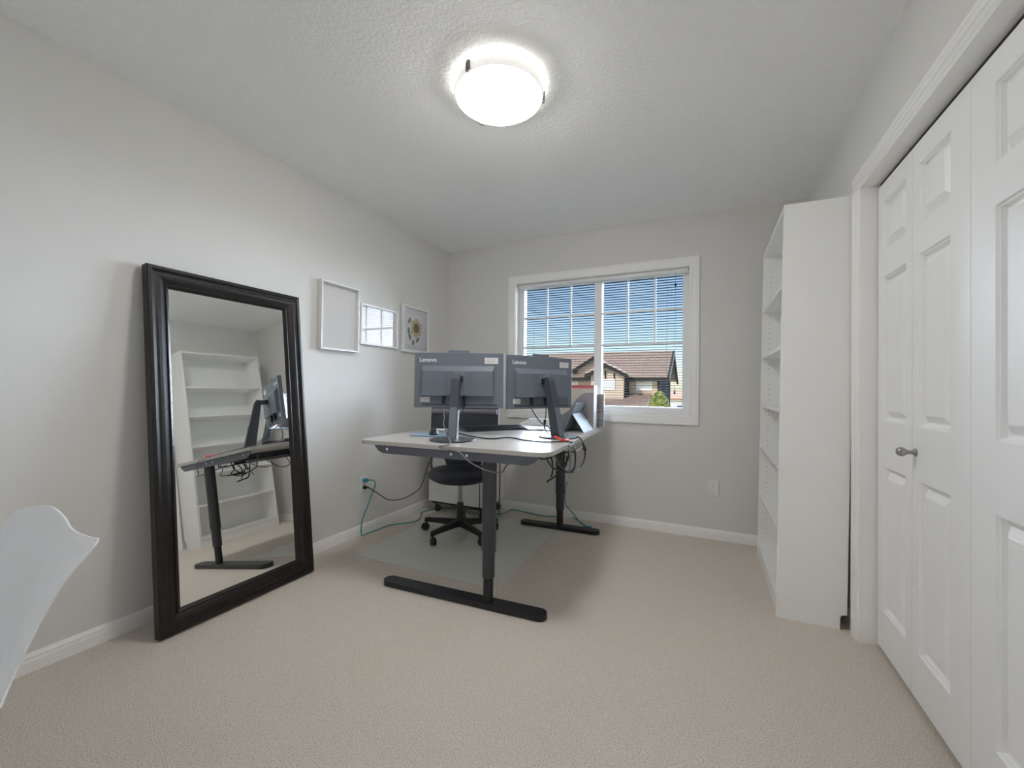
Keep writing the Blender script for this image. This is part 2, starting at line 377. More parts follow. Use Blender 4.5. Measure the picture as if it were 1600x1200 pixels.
for a, b in ((FX0, 1.446), (1.510, FX1)):
    bm = bmesh.new(); bm.faces.new([bm.verts.new(q) for q in ((a, 0.100, FZ0), (b, 0.100, FZ0), (b, 0.100, FZ1), (a, 0.100, FZ1))]); link('pane', bm, 'glass', wi)
for x in (1.004, 1.228, 1.722, 1.940): link('grille_bar', B(x-0.0075, x+0.0075, 0.102, 0.108, 1.472, FZ1), 'vinyl', wi)
for z in (1.752, 1.480):
    for a, b in ((FX0, 1.446), (1.510, FX1)): link('grille_bar', B(a, b, 0.1025, 0.1085, z-0.0085, z+0.0085), 'vinyl', wi)

# venetian blind, drawn down with its slats open
bl = thing('venetian_blind', 'lowered venetian blind with open thin slats inside the window', 'blind')
link('headrail', B(WX0+0.012, WX1-0.012, 0.022, 0.050, 2.018, 2.047, bev=0.002), 'headrail', bl)
tilt = math.radians(5); n = 4
for sx0, sx1 in ((FX0+0.001, 1.445), (1.511, FX1-0.001)):
    bm = bmesh.new(); A = []
    for xx in (sx0, sx1):
        ring = []
        for off in (0.0, -0.0007):
            for k in (range(n+1) if off == 0 else range(n, -1, -1)):
                u = -0.0125+0.025*k/n; zz = 0.0018*(1-(u/0.0125)**2)+off
                ring.append(bm.verts.new((xx, u*math.cos(tilt), -u*math.sin(tilt)+zz)))
        A.append(ring)
    m_ = len(A[0])
    for k in range(m_): bm.faces.new((A[0][k], A[0][(k+1) % m_], A[1][(k+1) % m_], A[1][k]))
    bm.faces.new(A[0]); bm.faces.new(A[1][::-1])
    z = 0.9700; s0 = link('slat', bm, 'slat', bl, True); s0.location = (0, 0.126, z)
    while z+0.0209 < FZ1:
        z += 0.0209; s = s0.copy(); COL.objects.link(s); s.parent = bl; s.location = (0, 0.126, z)
for x in (0.872, 2.03): link('ladder_cord', TU([(x, 0.111, 0.963), (x, 0.111, 2.02)], 0.0012, 5, 0), 'cordw', bl)
link('lift_cord', TU([(2.098, 0.016, 1.10), (2.098, 0.016, 2.02)], 0.0010, 5, 0), 'cordw', bl)
link('tassel', LA([(0, 0), (0.006, 0.003), (0.007, 0.012), (0.004, 0.03), (0.0015, 0.04)], 10, (2.098, 0.016, 1.068)), 'cordw', bl, True)
link('cord_lock', B(2.092, 2.104, 0.010, 0.022, 1.905, 1.935, bev=0.002), 'cable', bl)

# ------------------------------------------------------------------ ceiling light
LC = (1.487, -1.822)
cl = thing('ceiling_light', 'round frosted glass flush ceiling light switched on', 'ceiling light', (LC[0], LC[1], H))
link('backplate', LA([(0, 0), (0.150, 0), (0.150, -0.022), (0.145, -0.026), (0, -0.026)], 40), 'white_frame', cl, True)
prof = [(0.188*math.sin(a), -0.044-0.072*math.cos(a)) for a in [PI/2*k/12 for k in range(12, -1, -1)]]
link('glass_shade', LA([(0.178, -0.032), (0.186, -0.038)] + prof, 56), 'dome', cl, True)
link('glass_rim', LA([(0.184, -0.0065), (0.193, -0.0065), (0.196, -0.040), (0.193, -0.058), (0.189, -0.062), (0.186, -0.056)], 56), 'dome_rim', cl, True)
for ang in (-102, 30, 142):
    a = math.radians(ang); bm = bmesh.new(); box(bm, 0.190, 0.203, -0.010, 0.010, -0.066, -0.022, bev=0.002); box(bm, 0.145, 0.203, -0.006, 0.006, -0.024, -0.020)
    c = link('clip', bm, 'clip', cl); c.rotation_euler = (0, 0, a)

# ------------------------------------------------------------------ bookcase
BX, BY0, BY1 = 2.636, -1.030, -0.205
bc = thing('bookcase', 'tall empty white bookcase beside the closet door', 'bookcase', (BX, BY0, 0.0))
bc.rotation_euler = (0, math.radians(0.74), 0)
bd, bw, bh, t = 0.278, BY1-BY0, 2.018, 0.018
side = [(0, 0), (bd-0.026, 0), (bd-0.026, 0.058), (bd-0.021, 0.070), (bd-0.010, 0.074), (bd, 0.074), (bd, bh), (0, bh)]
bm = PR(side, 1, 0, t); link('side_panel', bm, 'bookcase', bc); bm = PR(side, 1, bw-t, bw); link('side_panel', bm, 'bookcase', bc)
link('top_panel', B(0.001, bd, t, bw-t, bh-t-0.002, bh-0.002), 'bookcase', bc)
link('back_panel', B(bd-0.006, bd-0.003, t, bw-t, 0.07, bh-t), 'bookcase', bc)
link('bottom_shelf', B(0.001, bd-0.006, t, bw-t, 0.075, 0.093), 'bookcase', bc); link('plinth', B(0.008, 0.022, t, bw-t, 0, 0.075), 'bookcase', bc)
for z in (1.640, 1.330, 1.014, 0.730, 0.412):
    sh = link('shelf', B(0.004, bd-0.008, t+0.001, bw-t-0.001, z-0.018, z), 'bookcase', bc)
bm = bmesh.new()
for k in range(52):
    z = 0.16+k*0.034
    for xx in (0.045, bd-0.06):
        for yy in (t, bw-t):
            s = 0.0004 if yy == t else -0.0004
            box(bm, xx-0.0022, xx+0.0022, min(yy, yy+s), max(yy, yy+s), z-0.0022, z+0.0022)
pp = link('pin_holes', bm, 'hole', bc); pp['kind'] = 'stuff'

# ------------------------------------------------------------------ leaning mirror
MH, MW = 1.642, 0.762
th_ = math.asin(0.176/1.65)
mr = thing('floor_mirror', 'large dark framed mirror leaning against the left wall', 'mirror', (0.190, (-2.462-1.700)/2, 0.0049))
mr.rotation_euler = (0, -th_, 0)     # local z along the mirror, local x = front
# profile: (distance inwards from the outer edge, height of the front face)
mp = [(0.0, 0.0), (0.0, 0.040), (0.003, 0.044), (0.014, 0.0455), (0.020, 0.043), (0.022, 0.036), (0.030, 0.0335), (0.040, 0.035), (0.052, 0.033), (0.066, 0.026), (0.074, 0.021), (0.076, 0.024), (0.080, 0.025), (0.092, 0.014), (0.094, 0.008), (0.094, 0.0)]
def rail(kind):
    bm = bmesh.new(); A = []; C = []
    for d, h in mp:
        if kind == 'bottom': a, c = (h, -MW/2+d, d), (h, MW/2-d, d)
        if kind == 'top': a, c = (h, -MW/2+d, MH-d), (h, MW/2-d, MH-d)
        if kind == 'left': a, c = (h, -MW/2+d, d), (h, -MW/2+d, MH-d)
        if kind == 'right': a, c = (h, MW/2-d, d), (h, MW/2-d, MH-d)
        A.append(bm.verts.new(a)); C.append(bm.verts.new(c))
    for k in range(len(mp)):
        k2 = (k+1) % len(mp); bm.faces.new((A[k], A[k2], C[k2], C[k]))
    return bm
for k in ('bottom', 'top', 'left', 'right'): link('frame_rail', rail(k), 'frame_dark', mr)
link('mirror_glass', B(0.006, 0.0105, -MW/2+0.09, MW/2-0.09, 0.09, MH-0.09), 'mirror', mr)
link('backing_board', B(0.001, 0.005, -MW/2+0.05, MW/2-0.05, 0.05, MH-0.05), 'frame_dark', mr)

# ------------------------------------------------------------------ pictures on the left wall
def picture(name, label, ya, yb, za, zb, dep, fwid, mount=None):
    o = thing(name, label, 'picture', (0.0, (ya+yb)/2, (za+zb)/2), group=None)
    w, h = (yb-ya)/2, (zb-za)/2
    for (a, b, c, d) in ((-w, w, -h, -h+fwid), (-w, w, h-fwid, h), (-w, -w+fwid, -h+fwid, h-fwid), (w-fwid, w, -h+fwid, h-fwid)):
        link('frame_bar', B(0.003, dep, a, b, c, d, bev=0.0012, seg=1), 'white_frame', o)
    link('backing', B(0.002, 0.006, -w+fwid*0.5, w-fwid*0.5, -h+fwid*0.5, h-fwid*0.5), 'paper', o)
    pz = 0.0062
    pr = link('print', B(0.006, pz+0.0008, -w+fwid, w-fwid, -h+fwid, h-fwid), 'paper', o)
    if mount:
        bm = bmesh.new(); mw_ = mount
        for (a, b, c, d) in ((-w+fwid, w-fwid, -h+fwid, -h+fwid+mw_), (-w+fwid, w-fwid, h-fwid-mw_, h-fwid), (-w+fwid, -w+fwid+mw_, -h+fwid+mw_, h-fwid-mw_), (w-fwid-mw_, w-fwid, -h+fwid+mw_, h-fwid-mw_)):
            box(bm, 0.007, 0.0085, a, b, c, d)
        link('mount', bm, 'mount', o)
    gl = dep-0.006 if dep < 0.035 else dep-0.024
    bm = bmesh.new(); bm.faces.new([bm.verts.new(q) for q in ((gl, -w+fwid, -h+fwid), (gl, w-fwid, -h+fwid), (gl, w-fwid, h-fwid), (gl, -w+fwid, h-fwid))]); link('glass', bm, 'pic_glass', o)
    return o, pr
picture('picture_frame', 'tall deep white framed picture nearest the mirror', -1.522, -1.194, 1.345, 1.805, 0.042, 0.012)
picture('picture_frame', 'wide white framed blank picture in the middle of the three', -1.162, -0.763, 1.414, 1.719, 0.026, 0.016)
p3, pr3 = picture('picture_frame', 'white framed sunflower print nearest the window corner', -0.703, -0.348, 1.400, 1.800, 0.026, 0.022, mount=0.045)
# sunflower print: flat coloured shapes on the paper
def flat(bm, pts, x): bm.faces.new([bm.verts.new((x, a, b)) for a, b in pts])
fcx, fcz = 0.018, 0.018
bmA, bmB = bmesh.new(), bmesh.new()
for k in range(16):
    a = 2*PI*k/16+0.1; r0, r1 = 0.030, 0.082+0.009*math.sin(k*2.3); w_ = 0.19
    pts = [(fcx+r*math.cos(a+da), fcz+r*1.15*math.sin(a+da)) for r, da in ((r0, -w_), (r1*0.75, -w_), (r1, 0), (r1*0.75, w_), (r0, w_))]
    flat(bmB if (math.cos(a) > 0.3 and k % 3) else bmA, pts, 0.0074+0.00002*k)
tag(link('petals', bmA, 'petal', pr3), kind='stuff'); tag(link('petals', bmB, 'petal2', pr3), kind='stuff')
bm = bmesh.new(); flat(bm, [(fcx+0.036*math.cos(2*PI*k/24), fcz+0.042*math.sin(2*PI*k/24)) for k in range(24)], 0.0079); link('seed_head', bm, 'seedhead', pr3)
bm = bmesh.new()
for (cy, cz, ang, ln) in ((-0.074, 0.072, 60, 0.034), (-0.082, -0.015, 95, 0.034), (-0.068, -0.062, 110, 0.038), (0.040, -0.082, 50, 0.036), (-0.020, -0.112, 70, 0.030)):
    a = math.radians(ang); ca, sa = math.cos(a), math.sin(a)
    flat(bm, [(cy+u*ca-v*sa, cz+u*sa+v*ca) for u, v in ((-ln, 0), (-ln*.3, 0.016), (ln*.4, 0.014), (ln, 0), (ln*.4, -0.014), (-ln*.3, -0.016))], 0.0075)
link('leaves', bm, 'leafgrey', pr3)

# ------------------------------------------------------------------ outlets
def outlet(label, mw):
    o = thing('power_outlet', label, 'outlet')
    link('cover_plate', B(-0.036, 0.036, -0.006, 0, -0.058, 0.058, bev=0.0025), 'plate', o)
    for z in (-0.026, 0.026):
        s = link('socket', B(-0.017, 0.017, -0.008, -0.005, z-0.014, z+0.014, bev=0.001, seg=1), 'plate', o)
        bm = bmesh.new()
        for dx in (-0.006, 0.006): box(bm, dx-0.0011, dx+0.0011, -0.0084, -0.0079, z-0.001, z+0.008)
        box(bm, -0.002, 0.002, -0.0084, -0.0079, z-0.010, z-0.006); link('slot', bm, 'hole', s)
    o.matrix_world = mw; return o
outlet('white wall outlet under the window beside the bookcase', Matrix.Translation((2.372, 0, 0.378)))
outlet('white wall outlet with teal and black plugs in it', Matrix.Translation((0.0, -1.098, 0.375)) @ Matrix.Rotation(PI/2, 4, 'Z'))

# ------------------------------------------------------------------ chair mat
bm = PR([(0.765+a, -0.835+b) for a, b in rounded_rect(1.04, 1.16, 0.03)], 2, 0.0005, 0.0035)
tag(link('chair_mat', bm, 'chairmat'), 'translucent grey plastic mat on the carpet under the office chair', 'mat')

# ------------------------------------------------------------------ desk (L-shaped, height adjustable)
PHI = math.radians(3.3); DZ = 0.804
dk = thing('standing_desk', 'corner standing desk with greige top and dark telescopic legs', 'desk', (1.674, -1.642, 0), PHI)
# local: x to the left is negative, y towards the window
def smoothstep(t): t = max(0, min(1, t)); return t*t*(3-2*t)
DL, DWN, DNN = 1.575, 1.115, 0.70
poly = []
def arc(cx, cy, r, a0, a1, n=7): return [(cx+r*math.cos(math.radians(a0+(a1-a0)*k/n)), cy+r*math.sin(math.radians(a0+(a1-a0)*k/n))) for k in range(n+1)]
poly += arc(-0.07, 0.07, 0.07, -90, 0); poly += arc(-0.04, DL-0.04, 0.04, 0, 90); poly += arc(-DNN+0.04, DL-0.04, 0.04, 90, 180)
for k in range(13):
    tt = k/12; poly.append((-DNN-(DWN-DNN)*smoothstep(tt), 1.02-0.52*tt))
poly += arc(-DWN+0.06, 0.06, 0.06, 180, 270)
bm = PR(poly, 2, DZ-0.021, DZ); bevel_all(bm, 0.002, 2, 60); link('desktop', bm, 'desktop', dk)
# rail near end (trapezoid plate seen from the viewer's side)
bm = PR([(-1.015, DZ-0.022), (-0.050, DZ-0.022), (-0.075, DZ-0.050), (-0.115, DZ-0.068), (-0.950, DZ-0.068), (-0.985, DZ-0.055)], 1, 0.020, 0.024); link('end_rail', bm, 'desk_steel', dk)
bm = PR([(-0.66, DZ-0.022), (-0.04, DZ-0.022), (-0.09, DZ-0.068), (-0.61, DZ-0.068)], 1, DL-0.03, DL-0.026); link('end_rail', bm, 'desk_steel', dk)
link('side_beam', B(-0.34, -0.30, 0.024, DL-0.03, DZ-0.060, DZ-0.022), 'desk_steel', dk); link('side_beam', B(-0.46, -0.42, 0.024, DL-0.03, DZ-0.060, DZ-0.022), 'desk_steel', dk)
for bx in (-0.925, -0.525, -0.435):
    b_ = link('bolt', LA([(0, 0), (0.0075, 0), (0.0075, 0.002), (0.005, 0.0035), (0, 0.0038)], 14), 'bolt', dk, True)
    b_.matrix_parent_inverse = Matrix(); b_.location = (bx, 0.020, DZ-0.043); b_.rotation_euler = (PI/2, 0, 0)
def desk_leg(lx, ly, f0, f1, top):
    lg = thing('leg', None, None, (lx, ly, 0)); lg.parent = dk
    link('outer_tube', LA([(0.0355, 0.277), (0.037, 0.279), (0.037, top), (0, top)], 32, sy=0.9), 'leg_steel', lg, True)
    link('middle_tube', LA([(0.0305, 0.150), (0.032, 0.152), (0.032, 0.300)], 32, sy=0.9), 'leg_steel', lg, True)
    link('inner_tube', LA([(0.0255, 0.026), (0.0255, 0.20)], 32, sy=0.9), 'foot_black', lg, True)
    n = 12; pts = [(f1-0.038+0.038*math.cos(-PI/2+PI*k/n), 0.038*math.sin(-PI/2+PI*k/n)) for k in range(n+1)] + [(f0+0.038+0.038*math.cos(PI/2+PI*k/n), 0.038*math.sin(PI/2+PI*k/n)) for k in range(n+1)]
    bm = PR(pts, 2, 0.004, 0.030); bevel_all(bm, 0.003, 2, 60); link('foot', bm, 'foot_black', lg)
    bm = bmesh.new()
    for dx in (-0.06, 0.06):
        for dy in (-0.014, 0.014): lathe(bm, [(0, 0.0315), (0.005, 0.0315), (0.005, 0.029)], 10, (dx, dy, 0))
    tag(link('foot_screws', bm, 'leg_steel', lg, True), kind='stuff')
    return lg
desk_leg(-0.336, 0.083, -0.637, 0.308, DZ-0.06)
desk_leg(-0.312, 1.349, -0.325, 0.310, DZ-0.06)

def desk_w(lx, ly, z=DZ):   # desk local -> world
    return Vector((1.674+lx*math.cos(PHI)-ly*math.sin(PHI), -1.642+lx*math.sin(PHI)+ly*math.cos(PHI), z))

# cable net under the desk
bm = PR([(-0.52, DZ-0.065), (-0.505, DZ-0.085), (-0.335, DZ-0.085), (-0.32, DZ-0.065), (-0.323, DZ-0.065), (-0.337, DZ-0.082), (-0.503, DZ-0.082), (-0.517, DZ-0.065)], 1, 0.26, 1.21); ct = link('cable_tray', bm, 'cable_grey', dk)
for yy in (0.34, 1.13):
    for xx in (-0.519, -0.321): link('bracket', B(xx-0.003, xx+0.003, yy-0.01, yy+0.01, DZ-0.067, DZ-0.021), 'desk_steel', ct)

# ------------------------------------------------------------------ monitors
def monitor(label, ctr, e, off, width, zb, zt, base_r, lean):
    e = Vector((e[0], e[1])).normalized(); nrm = Vector((e.y, -e.x))
    base = Vector(ctr) + nrm*off; ang = math.atan2(-e.y, -e.x)
    o = thing('monitor', label, 'monitor', (base.x, base.y, DZ+0.0005), ang)
    hw, hh = width/2, (zt-zb)/2; zc = (zt+zb)/2-DZ; py = -off        # panel plane (local y)
    pn = link('panel', B(-hw, hw, py-0.009, py+0.013, zc-hh, zc+hh, bev=0.003), 'plastic_grey', o)
    link('bezel_edge', B(-hw+0.001, hw-0.001, py-0.012, py-0.0085, zc-hh+0.001, zc+hh-0.001), 'plastic_dark', o)
    link('screen', B(-hw+0.008, hw-0.008, py-0.0128, py-0.0118, zc-hh+0.016, zc+hh-0.008), 'screen', o)
    # rear housing: x runs right-to-left when seen from the back
    def X(f): return hw-f*width
    def Z(f): return zc+hh-f*2*hh
    bm = bmesh.new(); y_a, y_b = py+0.012, py+0.036
    a = [(X(.085), Z(.235)), (X(.895), Z(.235)), (X(.895), Z(.785)), (X(.085), Z(.785))]
    b = [(X(.095), Z(.335)), (X(.880), Z(.335)), (X(.880), Z(.780)), (X(.095), Z(.780))]
    A = [bm.verts.new((x, y_a, z)) for x, z in a]; C = [bm.verts.new((x, y_b, z)) for x, z in b]
    bm.faces.new(A); bm.faces.new(C[::-1])
    for k in range(4): bm.faces.new((A[k], A[(k+1) % 4], C[(k+1) % 4], C[k]))
    hs = link('rear_housing', bm, 'plastic_grey', o)
    link('mount_plate', B(X(.610), X(.355), y_b-0.001, y_b+0.0015, Z(.765), Z(.345), bev=0.0008, seg=1), 'plastic_grey', hs)
    link('port_strip', B(X(.93), X(.09), py+0.012, py+0.0145, Z(.96), Z(.93)), 'plastic_dark', pn)
    link('webcam', PR([(X(.375), Z(0)-0.004), (X(.625), Z(0)-0.004), (X(.60), Z(0)+0.0155), (X(.385), Z(0)+0.0155)], 1, py-0.010, py+0.010), 'plastic_grey', o)
    # lettering, right-reading from behind
    flip = Matrix(((-1, 0, 0, X(.055)), (0, 0, 1, py+0.0132), (0, 1, 0, Z(.165)), (0, 0, 0, 1)))
    text_mesh('lettering', 'Lenovo', 0.0355, 'letter', pn, flip)
    s1 = link('sticker', B(X(.935), X(.785), py+0.0128, py+0.0138, Z(.195), Z(.085)), 'sticker', pn)
    bm = bmesh.new()
    for k in range(4): box(bm, X(.925-.02*(k % 2)), X(.80), py+0.0137, py+0.0141, Z(.105+.022*k)-0.0016, Z(.105+.022*k))
    link('print_lines', bm, 'sticker_ink', s1)
    s2 = link('sticker', B(X(.175), X(.07), py+0.0128, py+0.0138, Z(.90), Z(.81)), 'sticker', pn)
    bm = bmesh.new()
    for k in range(3): box(bm, X(.165), X(.085), py+0.0137, py+0.0141, Z(.83+.022*k)-0.0016, Z(.83+.022*k))
    link('print_lines', bm, 'sticker_ink', s2)
    # stand: round base, leaning column, neck, hinge
    link('stand_base', LA([(0, 0), (base_r-0.004, 0), (base_r, 0.003), (base_r-0.002, 0.007), (base_r-0.012, 0.009), (0, 0.010)], 56), 'plastic_dark', o, True)
    zk = zc+0.028
    ys = 0.0; yt = -lean
    col = link('stand_column', PR([(ys-0.040, 0.008), (ys+0.034, 0.008), (yt+0.020, zk-0.02), (yt+0.002, zk+0.006), (yt-0.030, zk-0.006)], 0, -0.024, 0.024), 'plastic_dark', o)
    bmv = bmesh.new(); prism(bmv, [(ys+0.0335, 0.010), (ys+0.036, 0.010), (yt*0.5+0.030, zk*0.5), (yt*0.5+0.0275, zk*0.5)], 0, -0.020, 0.020); link('column_strip', bmv, 'plastic_grey', col)
    bmv = bmesh.new(); prism(bmv, [(ys-0.030, 0.010), (ys+0.022, 0.010), (yt*0.45+0.010, zk*0.45), (yt*0.45-0.024, zk*0.45)], 0, -0.0265, -0.0238); link('slide_plate', bmv, 'silver', col)
    link('neck', PR([(yt-0.002, zk+0.004), (yt-0.010, zk-0.028), (y_b+0.012, zk-0.034), (y_b+0.012, zk-0.004)], 0, -0.021, 0.021), 'plastic_dark', o)
    h_ = link('hinge', LA([(0, -0.030), (0.017, -0.030), (0.017, 0.030), (0, 0.030)], 20), 'foot_black', o, True)
    h_.location = (0, y_b+0.014, zk-0.018); h_.rotation_euler = (0, PI/2, 0)
    dsc = link('mount_disc', LA([(0, 0), (0.046, 0), (0.046, 0.003), (0.042, 0.005), (0, 0.005)], 32), 'plastic_grey', o, True)
    dsc.location = (0, y_b+0.0012, zk-0.015); dsc.rotation_euler = (-PI/2, 0, 0)
    for xx, nm in ((X(.335), 'plug'), (X(.56), 'plug')):
        link(nm, B(xx-0.010, xx+0.010, y_b-0.022, y_b-0.008, Z(.93), Z(.782), bev=0.003), 'cable', o)
    return o, ang, base, (py, zc, hh, hw)
m1 = monitor('grey monitor seen square from behind, in front of the office chair', (0.951, -1.275), (0.919, 0.393), 0.200, 0.549, 0.977, 1.313, 0.128, 0.085)
m2 = monitor('grey monitor turned at an angle in front of the window', (1.351, -0.930), (0.488, 0.873), 0.175, 0.530, 0.972, 1.306, 0.118, 0.085)

# ------------------------------------------------------------------ things on the desk
ZD = DZ+0.0004
c = (Vector(hit(641, 681, 2, DZ))+Vector(hit(700, 676, 2, DZ)))/2
ang = math.radians(14)
mp_ = thing('mouse_pad', 'light blue mouse pad near the left end of the desk', 'mouse pad', (0.79, -1.315, ZD), ang)
bm = PR(rounded_rect(0.24, 0.17, 0.012), 2, 0, 0.005); link('pad', bm, 'padblue', mp_); bm = PR(rounded_rect(0.242, 0.172, 0.012), 2, 0, 0.0016); link('edge', bm, 'cable', mp_)
mo = thing('computer_mouse', 'black computer mouse on the blue pad', 'mouse', (0.800, -1.320, ZD+0.0051), math.radians(40))
bm = bmesh.new(); sphere(bm, (0, 0, 0.0), 1, 0.030, 0.055, 0.038, 20, 14)
bmesh.ops.bisect_plane(bm, geom=bm.verts[:]+bm.edges[:]+bm.faces[:], plane_co=(0, 0, 0.0), plane_no=(0, 0, 1), clear_inner=True)
link('shell', bm, 'chair_black', mo, True)
bm = LA([(0, -0.003), (0.007, -0.003), (0.007, 0.003), (0, 0.003)], 14); w_ = link('wheel', bm, 'cable_grey', mo, True); w_.location = (0, 0.030, 0.031); w_.rotation_euler = (0, PI/2, 0)
nb = thing('notepad', 'small white notepad lying behind the mouse', 'notepad', (0.70, -1.06, ZD), math.radians(20))
link('pages', B(-0.07, 0.07, -0.05, 0.05, 0.001, 0.009), 'paper', nb); link('cover', B(-0.071, 0.071, -0.051, 0.051, 0, 0.001), 'cable_grey', nb)
# keyboard between the two monitors, seen from its raised back edge
kb = thing('keyboard', 'dark slim keyboard between the two monitors', 'keyboard', (0.955, -0.82, ZD), math.radians(53))
bm = PR([(-0.075, 0.0), (0.075, 0.0), (0.075, 0.006), (-0.055, 0.026), (-0.075, 0.026)], 0, -0.235, 0.235); bm2 = bm
for v in bm.verts: v.co = Vector((v.co.x, -v.co.y, v.co.z))
bevel_all(bm, 0.002, 1, 30); link('body', bm, 'plastic_dark', kb)
bm = bmesh.new()
for r in range(5):
    for c_ in range(18):
        x0 = -0.226+c_*0.0253; yy = 0.046-r*0.0235; z = 0.0255-(0.055-yy)*0.154 if yy < 0.055 else 0.026
        box(bm, x0, x0+0.0225, yy-0.020, yy, z-0.004, z+0.003)
link('keys', bm, 'chair_black', kb)
for sx in (-0.17, 0.17): link('foot', B(sx-0.02, sx+0.02, 0.060, 0.066, -0.0, 0.010), 'chair_black', kb)
# white booklets by the window wall
p0 = (1.05, -0.20)
for k, (w_, d_, h_, a_, lb) in enumerate(((0.26, 0.19, 0.014, 8, 'large white booklet at the bottom of the pile by the window'), (0.22, 0.16, 0.012, 3, 'white booklet in the middle of the pile by the window'), (0.20, 0.14, 0.018, 12, 'thick white booklet on top of the pile by the window'))):
    z0 = ZD+[0, 0.0142, 0.0264][k]
    o = thing('booklet', lb, 'booklet', (p0[0]+0.01*k, p0[1], z0), math.radians(a_), 'white booklets by the window')
    link('pages', B(-w_/2+0.002, w_/2-0.002, -d_/2+0.002, d_/2-0.001, 0.001, h_-0.001), 'mount', o)
    bm = bmesh.new(); box(bm, -w_/2, w_/2, -d_/2, d_/2, 0, 0.001); box(bm, -w_/2, w_/2, -d_/2, d_/2, h_-0.001, h_); box(bm, -w_/2, w_/2, d_/2-0.001, d_/2, 0.001, h_-0.001); link('cover', bm, 'paper', o)
# pen
o = thing('pen', 'thin grey pen lying on the desk beside the keyboard', 'pen', (1.225, -0.72, ZD+0.0045), math.radians(25))
bm = LA([(0, -0.07), (0.002, -0.068), (0.0042, -0.055), (0.0042, 0.06), (0.003, 0.066), (0, 0.067)], 10); b_ = link('barrel', bm, 'cable_grey', o, True); b_.rotation_euler = (0, PI/2, 0)
link('clip', B(0.03, 0.064, -0.001, 0.001, 0.0042, 0.0056), 'silver', o)
# tablet on its kickstand
tb = thing('tablet', 'grey tablet leaning back on its kickstand near the desk edge', 'tablet', (1.425, -0.69, ZD), 0)
tl = 0.215; an = math.radians(23)   # tilt from vertical, leaning to +x
ux, uz = math.sin(an), math.cos(an)
def tp(u, d): return (u*ux-d*uz*-1*0 + d*uz, u*uz-d*ux)   # u along height, d out of the back
prof = [tp(0, 0), tp(tl, 0), tp(tl, 0.010), tp(0, 0.010)]
pm = min(z for x, z in prof); prof = [(x, z-pm) for x, z in prof]
bm = PR(prof, 1, 0, 0.275); bevel_all(bm, 0.0015, 1, 60); link('slab', bm, 'tablet', tb)
pr_ = [tp(0.006, -0.0006), tp(tl-0.006, -0.0006), tp(tl-0.006, 0.0), tp(0.006, 0.0)]; link('screen', PR([(x, z-pm) for x, z in pr_], 1, 0.006, 0.269), 'screen', tb)
hx, hz = tp(0.135, 0.010); hz -= pm
link('kickstand', PR([(hx, hz), (hx+0.004, hz+0.001), (hx+0.086, 0.0), (hx+0.082, 0.0)], 1, 0.01, 0.265), 'kick', tb)
link('keyboard_cover', B(-0.215, -0.002, 0.002, 0.273, 0.0, 0.005, bev=0.001, seg=1), 'chair_black', tb)
# magazine file with a binder, small drawers behind
mf = thing('magazine_file', 'grey magazine file with curved cutaway side standing on the desk', 'magazine file', (1.30, -0.395, ZD), math.radians(2))
cut = [(0.0, 0.10), (0.03, 0.105), (0.07, 0.13), (0.105, 0.175), (0.135, 0.225), (0.17, 0.258), (0.205, 0.27), (0.262, 0.27)]
sidep = [(0, 0), (0.262, 0), ] + cut[::-1]
for yy in (0.0, 0.087): link('side_panel', PR(sidep, 1, yy, yy+0.003), 'file', mf)
bm = bmesh.new()
for (a, b) in zip(cut[:-1], cut[1:]):
    vs = [bm.verts.new((a[0], -0.002, a[1])), bm.verts.new((b[0], -0.002, b[1])), bm.verts.new((b[0], -0.002, b[1]+0.02)), bm.verts.new((a[0], -0.002, a[1]+0.02)),
          bm.verts.new((a[0], 0.0, a[1])), bm.verts.new((b[0], 0.0, b[1])), bm.verts.new((b[0], 0.0, b[1]+0.02)), bm.verts.new((a[0], 0.0, a[1]+0.02))]
    for f in ((0, 1, 2, 3), (7, 6, 5, 4), (0, 4, 5, 1), (1, 5, 6, 2), (2, 6, 7, 3), (3, 7, 4, 0)): bm.faces.new([vs[q] for q in f])
link('edge_band', bm, 'file_edge', mf)
link('back_panel', B(0.262, 0.268, -0.002, 0.092, 0, 0.325), 'letter', mf); link('bottom_panel', B(0.0, 0.262, 0.003, 0.087, 0, 0.003), 'file', mf)
bn = thing('binder', 'cream binder with a red top edge inside the magazine file', 'binder', (1.303, -0.388, ZD+0.0032), math.radians(2))
link('cover', B(0.004, 0.255, 0.004, 0.050, 0, 0.300), 'binder', bn); link('red_band', B(0.0035, 0.2555, 0.0035, 0.0505, 0.300, 0.322), 'binder_red', bn)
dr = thing('desk_drawers', 'small stack of four grey drawers at the far desk corner', 'drawers', (1.458, -0.272, ZD), math.radians(12))
bm = bmesh.new(); dw, dd, dh = 0.150, 0.17, 0.262
box(bm, -0.004, 0, 0, dd, 0, dh); box(bm, dw, dw+0.004, 0, dd, 0, dh); box(bm, 0, dw, dd-0.004, dd, 0, dh)
for k in range(5): box(bm, 0, dw, 0, dd-0.004, k*dh/4-(0.004 if k == 4 else 0), k*dh/4+(0.004 if k < 4 else 0))
link('case', bm, 'letter', dr)
for k in range(4): link('drawer', B(0.002, dw-0.002, -0.003, dd-0.01, k*dh/4+0.007, (k+1)*dh/4-0.005, bev=0.001, seg=1), 'mesh', dr)
gc = thing('greeting_card', 'folded yellow green card behind the tablet', 'card', (1.255, -0.33, ZD), math.radians(12))
for s in (-1, 1):
    link('leaf', PR([(s*0.032, 0), (s*0.034, 0), (s*0.001, 0.135), (0, 0.135), (0, 0.132)], 0, -0.045, 0.045), 'green_paper', gc)

